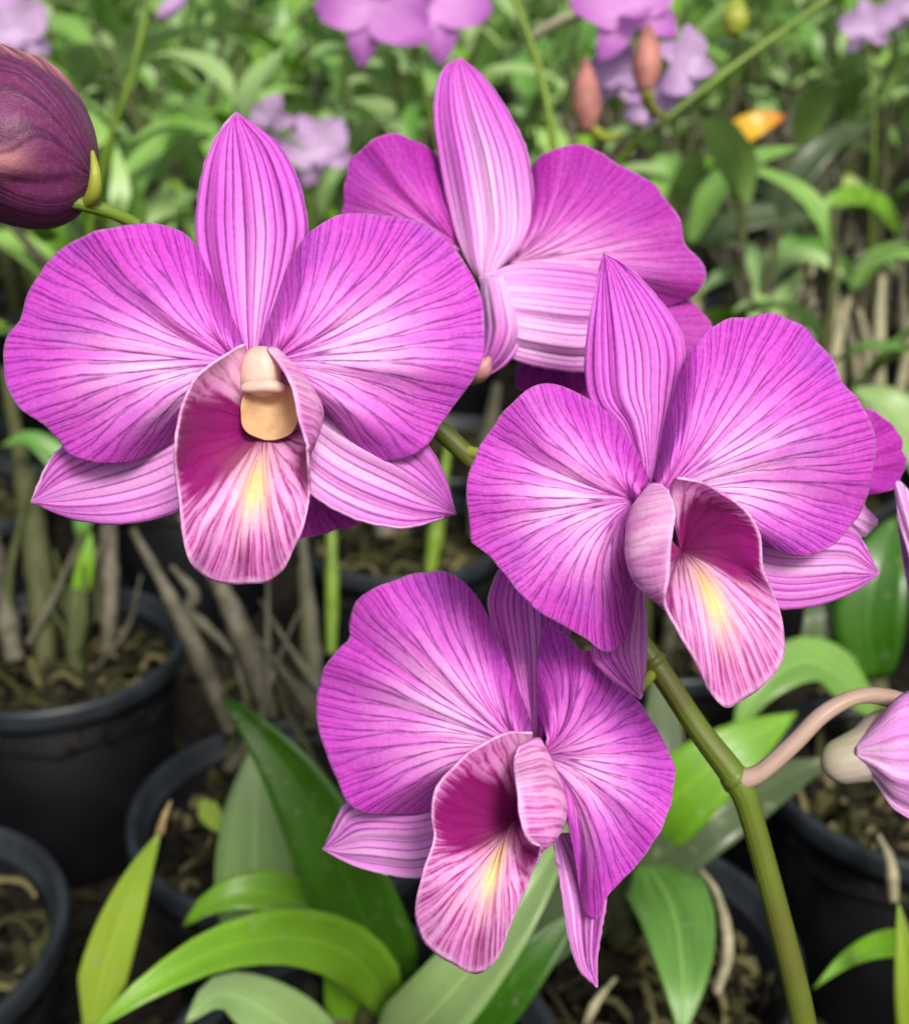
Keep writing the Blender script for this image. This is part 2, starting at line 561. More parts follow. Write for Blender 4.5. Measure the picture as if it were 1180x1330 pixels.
def make_pot_meshes():
    body = [(0.0, 0.004), (0.044, 0.004), (0.047, 0.0), (0.0485, 0.004), (0.0600, 0.110), (0.0575, 0.110), (0.046, 0.008), (0.0, 0.008)]
    V, F, UV = lathe(body)
    b = mesh('body', V, F, POT, UV)
    rim = [(0.0602, 0.1095), (0.0612, 0.1085), (0.0640, 0.1085), (0.0655, 0.1095), (0.0660, 0.112), (0.0660, 0.117), (0.0654, 0.1193), (0.0640, 0.120), (0.0622, 0.1194), (0.0612, 0.1178), (0.0600, 0.113), (0.0580, 0.1105)]
    V, F, UV = lathe(rim)
    return b, mesh('rim', V, F, RIM, UV)


POT_BODY, POT_RIM = make_pot_meshes()
MEDIA = [medium_mesh(3), medium_mesh(8), medium_mesh(14)]
POTS = []


def pot(x, y, label, group='black nursery pots', k=0, rz=0.0, tilt=(0, 0)):
    o = empty('plant_pot', (x, y, 0.0), rot=(tilt[0], tilt[1], rz))
    link('body', POT_BODY, o); link('rim', POT_RIM, o)
    m = link('potting_medium', MEDIA[k % 3], o); m['kind'] = 'stuff'
    tag(o, label, 'pot', group)
    POTS.append((x, y))
    return o


# near pots, measured where their rims (0.12 m above the ground) show
near = [
    (70, 835, 'black plastic pot with mossy bark behind the yellowing pointed leaf'),
    (375, 1045, 'black plastic pot holding the leaning grey canes'),
    (-158, 1212, 'black plastic pot of pale roots beside the upright yellow-green leaf'),
    (1192, 1000, 'black plastic pot below the curved pink flower stalk'),
    (800, 1225, 'black plastic pot behind the broad hanging green leaf'),
    (520, 688, 'black plastic pot behind the lip of the bottom flower with thin green canes'),
    (-60, 640, 'black plastic pot with mossy upright canes behind its neighbour of bark'),
    (470, 1385, 'black plastic pot from which long arching green leaves rise'),
    (850, 800, 'black plastic pot hidden behind the striped flowers'),
    (1040, 620, 'black plastic pot under the drooping deep green leaves'),
]
for i, (px, py, lab) in enumerate(near):
    p = onz(px, py, 0.12)
    pot(p.x, p.y, lab, 'black nursery pots', i, i * 1.3, (0, 0))


# ------------------------------------------------------------------ leaves
def ribbon_data(path, halfw, hint, fold=0.18, nL=18, nW=6, wave=0.0, seed=0, shape='lance'):
    P = catmull(path, nL)
    V, UV = [], []
    hint = Vector(hint)
    for i in range(nL):
        u = i / (nL - 1)
        c = Vector(P[i][:3])
        tan = (Vector(P[min(i + 1, nL - 1)][:3]) - Vector(P[max(i - 1, 0)][:3])).normalized()
        side = tan.cross(hint)
        if side.length < 1e-4: side = tan.cross(Vector((1, 0, 0)))
        side.normalize()
        nor = side.cross(tan).normalized()
        if shape == 'lance':
            wf = (min(1, 0.30 + u * 2.4) if u < 0.3 else 1.0) * max(0.015, 1 - max(0, (u - 0.3) / 0.7) ** 2.2)
        elif shape == 'round':
            wf = max(0.02, math.sqrt(max(0, 1 - (2 * u - 1) ** 4)))
        else:
            wf = max(0.02, math.sin(math.pi * (0.04 + 0.96 * u) ** 0.8) ** 0.75)
        for j in range(nW + 1):
            v = 2 * j / nW - 1
            wv = wave * math.sin(9 * u + seed + 2 * v) * halfw * v
            V.append(c + side * (halfw * wf * v) + nor * (halfw * wf * fold * (abs(v) ** 1.4) * 1.0 + wv))
            UV.append((j / nW, u))
    return V, grid_faces(nL, nW + 1), UV


def ribbon(name, path, halfw, hint, mat, parent, thick=0.0007, **kw):
    V, F, UV = ribbon_data(path, halfw, hint, **kw)
    o = link(name, mesh(name, V, F, mat, UV))
    md = o.modifiers.new('thickness', 'SOLIDIFY')
    md.thickness = thick; md.offset = 0
    if parent is not None: wparent(o, parent)
    return o


def pxleaf(pts, halfpx, mat, parent, hint=None, name='leaf', fold=0.22, **kw):
    path = [at(*p) for p in pts]
    dm = sum(p[2] for p in pts) / len(pts)
    if hint is None:
        hint = (0, -0.55, 0.83)
    return ribbon(name, path, halfpx * dm / FPX, hint, mat, parent, fold=fold, **kw)


def cane_path(p0, p1, bend, n=6, seed=0):
    p0, p1 = Vector(p0), Vector(p1)
    rnd = random.Random(seed)
    b = Vector(bend)
    return [p0.lerp(p1, i / (n - 1)) + b * math.sin(math.pi * i / (n - 1)) + Vector((rnd.uniform(-1, 1), rnd.uniform(-1, 1), 0)) * 0.0012 for i in range(n)]


def cane_data(path, r, seed=0, nodes=7, sides=8):
    rnd = random.Random(seed)
    P = catmull([list(p) for p in path], nodes * 4 + 1)
    pts, rad = [], []
    for i in range(len(P)):
        u = i / (len(P) - 1)
        k = (i % 4) / 4
        taper = (0.72 + 0.5 * math.sin(math.pi * min(1, u * 1.25 + 0.1))) * (1 - 0.35 * max(0, u - 0.7) / 0.3)
        pts.append(P[i]); rad.append(r * taper * (1.16 if i % 4 == 0 else (0.98 + 0.05 * math.sin(math.pi * k))))
    V, UV = [], []
    return tube_data(pts, rad, nodes * 8 + 1, sides)


def cane(path, r, mat, parent, seed=0, nodes=7):
    V, F, UV = cane_data(path, r, seed, nodes)
    o = link('cane', mesh('cane', V, F, mat, UV))
    if parent is not None: wparent(o, parent)
    return o


def pxcane(pts, rpx, mat, parent, seed=0, nodes=6):
    dm = sum(p[2] for p in pts) / len(pts)
    return cane([at(*p) for p in pts], rpx * dm / FPX, mat, parent, seed, nodes)


# ------------------------------------------------------------------ near plants with measured leaves and canes
def rooted(px, py):
    p = onz(px, py, 0.12)
    return empty('orchid_plant', (p.x, p.y, 0.098))


pA = rooted(470, 1385)
tag(pA, 'orchid plant with long arching bright green leaves below the bottom flower', 'orchid plant')
pxleaf([(512, 1330, .43), (490, 1235, .41), (445, 1125, .40), (385, 1015, .395), (325, 940, .395), (286, 903, .40)], 58, LEAFD, pA, hint=(-0.15, -0.88, 0.4), fold=0.3)
pxleaf([(520, 1335, .42), (470, 1250, .385), (390, 1218, .365), (290, 1232, .345), (190, 1285, .33), (105, 1350, .325)], 40, LEAFB, pA, hint=(-0.1, -0.75, 0.7), fold=0.4)
pxleaf([(500, 1300, .44), (440, 1205, .425), (350, 1160, .41), (280, 1170, .405), (236, 1205, .41)], 36, LEAFB, pA, hint=(0, -0.6, 0.8), fold=0.3)
pxleaf([(335, 1260, .46), (332, 1140, .455), (334, 1040, .455), (342, 950, .46)], 52, LEAFP, pA, hint=(0, -0.95, 0.3), shape='oval', fold=0.12)
pxleaf([(485, 1390, .41), (560, 1320, .375), (640, 1225, .365), (705, 1130, .37), (745, 1060, .385)], 48, LEAFP, pA, hint=(-0.3, -0.7, 0.6), fold=0.4)
pxleaf([(520, 1390, .40), (600, 1340, .385), (680, 1260, .375), (760, 1170, .38)], 40, LEAFD, pA, hint=(0.2, -0.5, 0.8), fold=0.3)
pxleaf([(430, 1395, .42), (370, 1330, .40), (290, 1290, .39), (240, 1330, .38)], 44, LEAFP, pA, hint=(0, -0.6, 0.8), fold=0.3)
pxleaf([(450, 1350, .43), (445, 1260, .42), (430, 1200, .42), (420, 1160, .425)], 26, LEAFB, pA, hint=(0, -0.9, 0.4), fold=0.3)
pxcane([(470, 1390, .43), (475, 1330, .425), (480, 1280, .42)], 16, CANE_GRN, pA, 1, 3)
lf = pxleaf([(118, 1340, .415), (140, 1245, .405), (172, 1155, .40), (209, 1078, .40)], 31, LEAFY, None, hint=(0.25, -0.8, 0.5), fold=0.2)
pY = empty('orchid_shoot', at(118, 1340, .415))
tag(pY, 'upright yellow-green pointed leaf with a dry withered tip', 'leaf shoot')
wparent(lf, pY)
t = tube('dry_tip', [at(207, 1083, .40), at(213, 1062, .40), at(222, 1040, .402)], [0.0016, 0.0011, 0.0004], DRY, 10, 6); wparent(t, pY)
t = tube('sheath', [at(118, 1335, .415), at(108, 1400, .43), at(100, 1440, .44)], [0.004, 0.005, 0.005], CANE_GRN, 10, 8); wparent(t, pY)

pB = rooted(375, 1045)
tag(pB, 'leafless orchid clump of leaning pale grey canes', 'orchid plant')
pxcane([(300, 950, .555), (262, 860, .545), (215, 765, .545), (172, 688, .55)], 10.5, CANE_OLD, pB, 2, 6)
pxcane([(352, 930, .555), (325, 850, .56), (285, 760, .57), (235, 670, .58)], 12, CANE_OLD, pB, 3, 6)
pxcane([(405, 950, .55), (404, 860, .57), (398, 760, .585), (392, 690, .59)], 12, CANE_OLD, pB, 4, 5)
pxcane([(232, 800, .545), (252, 772, .55), (222, 735, .55)], 7, CANE_OLD, pB, 5, 3)
pxcane([(240, 790, .545), (285, 830, .54), (300, 850, .54)], 6, CANE_OLD, pB, 6, 3)
pxcane([(295, 1000, .53), (330, 960, .53), (345, 900, .54)], 8, CANE_OLD, pB, 7, 3)
rnd = random.Random(9)
for i in range(13):
    x0, y0, d0_ = rnd.uniform(230, 470), rnd.uniform(930, 1010), rnd.uniform(.52, .57)
    dx = rnd.uniform(-130, 90)
    pxcane([(x0, y0, d0_), (x0 + dx * .5 + rnd.uniform(-20, 20), y0 - rnd.uniform(50, 100), d0_), (x0 + dx, y0 - rnd.uniform(110, 210), d0_ + .01)], rnd.uniform(2.2, 4.6), rnd.choice((CANE_OLD, CANE_GRN)), pB, 80 + i, 4)
pxleaf([(262, 1040, .505), (275, 1060, .50), (292, 1085, .495)], 14, LEAFY, pB, hint=(0, -0.7, 0.7))

pC = rooted(70, 835)
tag(pC, 'mossy orchid clump of upright canes in the bark-filled pot', 'orchid plant')
pxcane([(60, 870, .65), (50, 740, .66), (28, 600, .69), (5, 480, .72)], 14, CANE_GRN, pC, 8, 7)
pxcane([(98, 880, .64), (100, 780, .645), (105, 690, .655)], 11, CANE_GRN, pC, 9, 5)
pxcane([(140, 850, .66), (142, 740, .67), (138, 640, .69), (128, 560, .71)], 9, CANE_OLD, pC, 10, 6)
pxcane([(20, 860, .65), (-5, 740, .66), (-30, 600, .69)], 12, CANE_OLD, pC, 12, 6)
for i in range(12):
    x0, y0, d0_ = rnd.uniform(-10, 180), rnd.uniform(800, 880), rnd.uniform(.62, .68)
    dx = rnd.uniform(-70, 70)
    pxcane([(x0, y0, d0_), (x0 + dx * .5 + rnd.uniform(-20, 20), y0 - rnd.uniform(40, 90), d0_), (x0 + dx, y0 - rnd.uniform(100, 240), d0_ + .01)], rnd.uniform(2.2, 5), rnd.choice((CANE_OLD, CANE_GRN)), pC, 100 + i, 4)
pxleaf([(105, 700, .655), (108, 660, .655), (90, 610, .66), (40, 570, .66), (0, 580, .66)], 22, LEAF, pC)
pxleaf([(100, 790, .645), (112, 730, .64), (118, 690, .64)], 12, LEAFB, pC, hint=(0, -1, 0.1))

pD = rooted(800, 1225)
tag(pD, 'orchid plant with broad soft green leaves beside the olive flower stem', 'orchid plant')
pxleaf([(800, 1110, .47), (860, 1050, .445), (940, 985, .44), (1035, 925, .45)], 50, LEAFB, pD, hint=(0.1, -0.7, 0.7), fold=0.15)
pxleaf([(780, 1190, .47), (850, 1120, .45), (930, 1060, .445), (1020, 1010, .46), (1090, 985, .47)], 42, LEAFG, pD, hint=(0.1, -0.6, 0.8), fold=0.2)
pxleaf([(840, 1120, .455), (872, 1180, .42), (886, 1260, .395), (885, 1350, .385)], 54, LEAF, pD, hint=(0, -0.8, 0.6), shape='lance', fold=0.15)
pxleaf([(800, 1180, .46), (740, 1190, .44), (690, 1240, .42), (640, 1310, .41)], 44, LEAFG, pD, hint=(-0.1, -0.6, 0.8), fold=0.2)
pxleaf([(820, 1150, .46), (850, 1010, .46), (860, 920, .47), (850, 850, .48)], 36, LEAFG, pD, hint=(0, -0.9, 0.4), fold=0.2)
pxcane([(805, 1240, .465), (800, 1180, .46), (812, 1120, .46)], 15, CANE_GRN, pD, 13, 4)
pxcane([(930, 1290, .43), (945, 1230, .43), (930, 1160, .44), (900, 1120, .45)], 6, ROOTM, pD, 14, 4)
pxcane([(760, 1330, .43), (775, 1300, .43), (800, 1270, .43)], 5, ROOTM, pD, 15, 3)

pE = rooted(1192, 1000)
tag(pE, 'orchid plant with a narrow drooping leaf beside the pink flower stalk', 'orchid plant')
pxleaf([(1200, 1235, .47), (1150, 1228, .43), (1100, 1246, .415), (1055, 1285, .41)], 20, LEAFB, pE, fold=0.4)
pxleaf([(1190, 1380, .40), (1178, 1260, .385), (1166, 1172, .385)], 20, LEAFY, pE, hint=(-0.3, -0.9, 0.2), fold=0.3)
pxcane([(1150, 1010, .55), (1138, 900, .56), (1140, 820, .57)], 15, CANE_GRN, pE, 16, 5)
pxleaf([(1138, 880, .555), (1128, 810, .55), (1140, 740, .55), (1165, 670, .56)], 44, LEAFD, pE, hint=(-0.3, -0.9, 0.3), shape='oval')
pxleaf([(1060, 870, .56), (1065, 800, .56), (1050, 760, .57)], 26, LEAFG, pE, hint=(0, -0.9, 0.3))
pxcane([(1160, 1170, .47), (1156, 1120, .47), (1140, 1085, .48)], 6, ROOTM, pE, 17, 3)
pxleaf([(1140, 930, .55), (1060, 860, .54), (990, 890, .53), (950, 960, .53)], 34, LEAF, pE)

pF = rooted(520, 688)
tag(pF, 'orchid clump of thin green canes between the two striped flowers', 'orchid plant')
pxcane([(430, 850, .66), (431, 760, .68), (430, 690, .69), (425, 600, .70)], 7, STEMG, pF, 18, 5)
pxcane([(558, 745, .74), (566, 690, .74), (572, 640, .74), (585, 560, .75)], 8.5, STEMG, pF, 19, 4)
pxcane([(500, 700, .77), (492, 600, .78), (470, 500, .80)], 15, CANE_OLD, pF, 20, 5)
pxcane([(620, 700, .77), (630, 600, .78), (645, 500, .80)], 14, CANE_OLD, pF, 21, 5)
pxleaf([(470, 500, .80), (440, 440, .79), (380, 430, .77)], 24, LEAF, pF)


# ------------------------------------------------------------------ the nursery rows behind: prototypes, then copies
def leaf_proto(seed):
    rnd = random.Random(seed)
    L = rnd.uniform(0.085, 0.125); W = rnd.uniform(0.0125, 0.0185)
    droop = rnd.uniform(0.3, 1.3); tw = rnd.uniform(-0.3, 0.3)
    path, p, ang = [], Vector((0, 0, 0)), rnd.uniform(0.7, 1.15)
    for i in range(6):
        path.append(p.copy())
        a = ang - droop * (i / 5) ** 1.2 * 1.4
        p = p + Vector((math.cos(a), tw * i / 10, math.sin(a))) * (L / 5)
    V, F, UV = ribbon_data(path, W, (-0.2, 0.15 * tw, 1), fold=0.3, nL=12, nW=4, wave=0.1, seed=seed)
    return V, F, UV


LEAFMESH = []
for k in range(14):
    V, F, UV = leaf_proto(100 + k)
    m = LEAF if k % 3 != 2 else LEAFP
    if k == 13: m = LEAFY
    if k in (4, 9): m = LEAFB
    LEAFMESH.append(mesh('leaf', V, F, m, UV))
CANEMESH = []
for k in range(8):
    rnd = random.Random(k + 50)
    h = 1.0
    pth = [Vector((0, 0, 0)), Vector((0.03, 0.01 * rnd.uniform(-1, 1), 0.35)), Vector((0.09, 0.03 * rnd.uniform(-1, 1), 0.7)), Vector((0.17, 0.05 * rnd.uniform(-1, 1), 1.0))]
    V, F, UV = cane_data([p * 0.3 for p in pth], 0.0052, k, 7, 7)
    CANEMESH.append((mesh('cane', V, F, CANE_OLD if k % 2 else CANE_GRN, UV), [p * 0.3 for p in pth]))


def plant_proto(seed, n_canes, hmin, hmax, leafy, old):
    """returns a list of (name, mesh, matrix) relative to the plant's base"""
    rnd = random.Random(seed)
    out = []
    for c in range(n_canes):
        isold = rnd.random() < old
        ks = [k for k in range(8) if (k % 2 == 1) == isold]
        k = rnd.choice(ks)
        me, pth = CANEMESH[k]
        sc = rnd.uniform(hmin, hmax) * (0.75 if isold else 1)
        az = rnd.uniform(0, 6.283)
        r0 = rnd.uniform(0.005, 0.032)
        lean = rnd.uniform(-0.15, 0.25)
        M = Matrix.Translation((r0 * math.cos(az), r0 * math.sin(az), 0)) @ Matrix.Rotation(az, 4, 'Z') @ Matrix.Rotation(lean, 4, 'Y') @ Matrix.Diagonal((1.0 + 0.2 * rnd.random(), 1.1, sc / 0.3, 1))
        out.append(('cane', me, M))
        P = catmull([list(p) for p in pth], 30)
        nl = rnd.randint(*leafy) if not isold else (rnd.randint(0, 1))
        for q in range(nl):
            u = 0.35 + 0.63 * (q + rnd.uniform(0.2, 0.8)) / max(nl, 1)
            p = M @ Vector(P[min(29, int(u * 29))])
            a = az + (0.5 if q % 2 else -0.5) * math.pi + rnd.uniform(-0.9, 0.9)
            s = rnd.uniform(0.75, 1.2)
            LM = Matrix.Translation(p) @ Matrix.Rotation(a, 4, 'Z') @ Matrix.Rotation(rnd.uniform(-0.35, 0.3), 4, 'Y') @ Matrix.Rotation(rnd.uniform(-0.3, 0.3), 4, 'X') @ Matrix.Diagonal((s, s * rnd.uniform(0.85, 1.15), s, 1))
            out.append(('leaf', rnd.choices(LEAFMESH, [3] * 13 + [0.0])[0], LM))
    return out


LUSH = [plant_proto(200 + i, 6, 0.24, 0.36, (5, 7), 0.15) for i in range(4)]
BARE = [plant_proto(300 + i, 9, 0.20, 0.31, (2, 4), 0.72) for i in range(3)]


def put_plant(proto, x, y, z, rz, sc, label, group):
    o = empty('orchid_plant', (x, y, z), rot=(0, 0, rz))
    o.scale = (sc, sc, sc)
    tag(o, label, 'orchid plant', group)
    for nm, me, M in proto:
        c = link(nm, me, o)
        c.matrix_local = M
    return o


ORD = ['first', 'second', 'third', 'fourth', 'fifth', 'sixth', 'seventh', 'eighth', 'ninth', 'tenth', 'eleventh', 'twelfth']
MARKS = [(60, 'the plum bud'), (230, 'the thin stem near the plum bud'), (390, 'the pale lilac cluster'), (530, 'the nodding violet blooms'), (690, 'the back-turned bloom'), (820, 'the salmon buds'), (970, 'the orange-tinged leaf'), (1110, 'the pale old canes')]


def whereabouts(x, y, row):
    # the landmark of the flowers or sprays behind which a plant stands
    v = Vector((x, y, 0.3)) - CAM
    px = 590 + FPX * v.x / v.dot(FWD)
    if px < -60: return 'past the plum bud in the %s back row' % ORD[row]
    if px > 1240: return 'past the pale old canes in the %s back row' % ORD[row]
    return 'behind %s in the %s back row' % (min(MARKS, key=lambda m: abs(m[0] - px))[1], ORD[row])


rnd = random.Random(11)
row, Y = 0, 0.84
while Y < 3.3:
    halfw = 0.40 * Y + 0.10
    step = 0.20 + 0.035 * max(0, Y - 1.0)
    nx = int(halfw / step) + 1
    for i in range(-nx, nx + 1):
        x = (i + (0.5 if row % 2 else 0)) * step + rnd.uniform(-0.02, 0.02)
        y = Y + rnd.uniform(-0.025, 0.025)
        if abs(x) > halfw: continue
        bare = x > 0.02 * y + 0.02 and y < 1.75
        if y < 1.7:
            pot(x, y, 'black nursery pot ' + whereabouts(x, y, row), 'black nursery pots in the back rows', rnd.randrange(3), rnd.uniform(0, 6))
        if y < 0.95 and abs(x) < 0.05: continue
        sc = rnd.uniform(0.85, 1.05) * (0.92 if y < 1.15 else 1.0) * (1.05 if y > 1.9 else 1)
        put_plant(rnd.choice(BARE if bare else LUSH), x, y, 0.095, rnd.uniform(0, 6.283), sc,
                  ('sparse bare-caned plant ' if bare else 'leafy green plant ') + whereabouts(x, y, row),
                  'sparse orchid plants in the back rows' if bare else 'leafy orchid plants in the back rows')
    row += 1
    Y += 0.19 + 0.06 * max(0, Y - 1.0)

# the same rows a little past both sides of the view
rnd2 = random.Random(19)
for k, yy in enumerate((0.70, 0.86, 1.05, 1.27, 1.52, 1.80)):
    for sx in (-1, 1):
        xx = sx * (0.40 * yy + 0.22 + rnd2.uniform(-.02, .02))
        lab = ('past the plum bud' if sx < 0 else 'past the pale old canes') + ' at the end of the %s row' % ORD[k]
        pot(xx, yy, 'black nursery pot ' + lab, 'black nursery pots in the back rows', k, k)
        put_plant(LUSH[(k + sx) % 4], xx, yy, 0.095, rnd2.uniform(0, 6), 0.95, 'leafy green plant ' + lab, 'leafy orchid plants in the back rows')

# a few more on the dim middle ground at the sides
for px, py, proto, sc in ((-60, 640, BARE[0], 0.8), (1040, 620, BARE[1], 0.75), (850, 800, BARE[2], 0.55)):
    p = onz(px, py, 0.12)
    put_plant(proto, p.x, p.y, 0.095, px * 0.01, sc, {-60: 'mossy orchid clump behind the bark-filled pot', 1040: 'orchid clump of grey canes under the drooping deep green leaves', 850: 'short orchid clump hidden behind the striped flowers'}[px], 'sparse orchid plants behind the flowers')

# rows go on unseen beside and behind the viewer, added to shade the ground
for i, (x, y) in enumerate([(-.42, .12), (-.40, -.10), (.42, .14), (.44, -.08), (-.22, -.24), (.0, -.30), (.22, -.26), (-.45, -.34), (.45, -.34), (-.12, -.48), (.12, -.5), (-.45, .34), (.46, .36)]):
    pot(x, y, 'unseen black nursery pot added in the rows before the striped blooms', 'unseen black nursery pots before the blooms', i, i)
    put_plant(LUSH[i % 4], x, y, 0.095, i * 1.9, 0.82, 'unseen leafy orchid plant added for shade before the striped blooms', 'unseen shading orchid plants before the blooms')

# far rows that read as one mass
def far_foliage():
    rnd = random.Random(5)
    V, F, UV = [], [], []
    L = [leaf_proto(100 + k) for k in range(6)]
    for k in range(9000):
        y = rnd.uniform(3.3, 8.5); x = rnd.uniform(-0.55 * y, 0.55 * y)
        z = 0.12 + 0.62 * rnd.random() ** 0.7
        v, f, uv = rnd.choice(L)
        M = Matrix.Translation((x, y, z)) @ Matrix.Rotation(rnd.uniform(0, 6.28), 4, 'Z') @ Matrix.Rotation(rnd.uniform(-0.5, 0.4), 4, 'Y') @ Matrix.Diagonal((1.4, 1.5, 1.4, 1))
        b = len(V)
        V.extend([M @ Vector(q) for q in v]); F.extend([tuple(b + i for i in q) for q in f]); UV.extend(uv)
    o = link('far_foliage', mesh('far_foliage', V, F, LEAF, UV))
    tag(o, 'distant mass of green orchid foliage filling the nursery', 'foliage', kind='stuff')


far_foliage()

# ------------------------------------------------------------------ measured leaves among the back rows
def lone(px, py, d, label, cat='orchid leaf'):
    return tag(empty('orchid_shoot', at(px, py, d)), label, cat)


q = lone(935, 205, .95, 'yellow leaf turning orange among the green leaves')
pxleaf([(932, 205, .95), (955, 178, .94), (985, 160, .935), (1018, 150, .94)], 19, LEAFO, q, hint=(-0.2, -0.8, 0.5), shape='oval')
tube_o = tube('leaf_stalk', [at(932, 205, .95), at(915, 235, .97), at(900, 300, 1.0)], [0.0016, 0.002, 0.003], CANE_GRN, 12, 6); wparent(tube_o, q)
q = lone(900, 330, .95, 'long arching green leaves on a cane beneath the orange-tinged yellow leaf')
pxleaf([(893, 320, .95), (925, 250, .93), (975, 208, .92), (1040, 190, .93)], 19, LEAF, q)
pxleaf([(960, 330, .98), (1010, 260, .94), (1070, 190, .93), (1140, 158, .95)], 24, LEAFG, q)
pxleaf([(900, 320, .96), (950, 290, .94), (1020, 280, .94), (1080, 300, .95)], 22, LEAFG, q)
pxcane([(905, 420, .99), (900, 340, .97), (896, 300, .95)], 9, CANE_GRN, q, 31, 4)
q = lone(1110, 600, .70, 'broad pale green leaf beside the dark shaded petal')
pxleaf([(1230, 650, .70), (1190, 570, .69), (1150, 525, .69), (1105, 505, .70)], 42, LEAFP, q, shape='oval')
pxcane([(1235, 760, .70), (1232, 700, .70), (1228, 640, .70)], 12, CANE_GRN, q, 33, 3)
q = lone(1100, 240, .95, 'small lime yellow leaf among pale old canes')
pxleaf([(1115, 275, .95), (1106, 250, .95), (1098, 225, .95)], 15, LEAFY, q, hint=(0, -0.9, 0.3), shape='oval')
pxcane([(1118, 400, .97), (1116, 330, .96), (1115, 270, .95)], 7, CANE_OLD, q, 34, 4)

q = lone(1060, 500, .93, 'dense thicket of pale old canes with dark gaps between', 'orchid plant')
rnd = random.Random(42)
for i in range(17):
    x0 = 925 + 270 * i / 16 + rnd.uniform(-8, 8); d = rnd.uniform(.84, .98); h = rnd.uniform(110, 270)
    x1 = x0 + rnd.uniform(-45, 45)
    pxcane([(x0, 540, d), ((x0 + x1) / 2 + rnd.uniform(-8, 8), 540 - h * .55, d), (x1, 540 - h, d + .01)], rnd.uniform(5, 9), CANE_PALE, q, 60 + i, 5)
    if i % 3 == 0:
        sx = rnd.choice((-1, 1))
        pxleaf([(x1, 540 - h, d), (x1 + 30 * sx, 500 - h, d - .01), (x1 + 75 * sx, 490 - h, d - .02), (x1 + 120 * sx, 520 - h, d - .02)], rnd.uniform(13, 20), rnd.choice((LEAF, LEAFP, LEAFB)), q)

# ------------------------------------------------------------------ fan-shaped petals
def fan(name, base, margin, depth, mat, parent, tf, NV=10, nS=30, nT=96, axis=None, pull=0.42, mixk=0.45, pale=None, calm=None,
        z=(0, 0, 0), rip=(0, 3, 0), cup=0.0, serr=1.15, seed=0, thick=0.0005, bw=5.0, pleat=0.0011, dark=None, yellow=None):
    """one petal: veins leave `base`, bend away from the axis and end on the traced margin; z = (lift at base, lean to margin, bulge)"""
    ox, oy, sc = tf
    conv = lambda p: np.array([ox + p[0] / sc, oy + p[1] / sc])
    B = conv(base)
    Mg = catmull([conv(p) for p in margin], nT)
    rnd = np.random.RandomState(seed + 7)
    # fine uneven edge
    jit = np.convolve(rnd.randn(nT + 4), [0.25, 0.5, 0.25], 'same')[2:-2] * serr
    jit = jit + np.convolve(rnd.randn(nT + 12), np.hanning(13)[1:-1] / 3.0, 'same')[6:-6] * 2.2 * serr * np.sin(np.linspace(0, math.pi, nT)) ** .5
    ax = (conv(axis) if axis is not None else Mg[nT // 2]) - B
    ax = ax / np.linalg.norm(ax)
    V, UV, AP, AC, AD, AY, AE = [], [], [], [], [], [], []
    ph = rnd.uniform(0, 6.28, 4)
    SS = np.concatenate([np.linspace(0, 0.9, nS - 4), [0.94, 0.965, 0.985, 1.0]])
    cx, cy, gx, gy, d0 = depth
    for s in SS:
        for k in range(nT):
            t = k / (nT - 1)
            m = Mg[k]
            dv = m - B; L = np.linalg.norm(dv) + 1e-6; dv = dv / L
            m = m + dv * jit[k]
            dr = ax * (1 - mixk) + dv * mixk
            dr = dr / (np.linalg.norm(dr) + 1e-6)
            b0 = B + np.array([-ax[1], ax[0]]) * (t - 0.5) * bw
            C = B + dr * L * pull
            p = (1 - s) ** 2 * b0 + 2 * s * (1 - s) * C + s * s * m
            off = z[0] + z[1] * s + z[2] * math.sin(math.pi * min(1, s)) + cup * (2 * t - 1) ** 2 * s
            off += rip[0] * s ** 2.2 * math.sin(2 * math.pi * (rip[1] * t) + rip[2])
            off += rip[0] * 0.4 * s ** 2 * math.sin(2 * math.pi * (rip[1] * 2.3 * t) + rip[2] * 2.1)
            off += pleat * s * (1.15 - s) * (math.sin(2 * math.pi * 4.3 * t + ph[0]) + 0.7 * math.sin(2 * math.pi * 7.1 * t + ph[1]) + 0.5 * math.sin(2 * math.pi * 11.7 * t + ph[2]))
            d = d0 + gx * (p[0] - cx) + gy * (p[1] - cy) + off
            V.append(at(p[0], p[1], d))
            UV.append((t * NV + 0.5, s)); AE.append(1.0 if s > 0.99 else 0.0)
            AP.append(pale(s, t) if pale else 0); AC.append(calm(s, t) if calm else 0)
            AD.append(dark(s, t) if dark else 0); AY.append(yellow(s, t) if yellow else 0)
    o = link(name, mesh(name, V, grid_faces(len(SS), nT), mat, UV, {'pale': AP, 'calm': AC, 'dark': AD, 'yellow': AY, 'edge': AE}))
    md = o.modifiers.new('thickness', 'SOLIDIFY')
    md.thickness = thick; md.offset = 0
    wparent(o, parent)
    return o


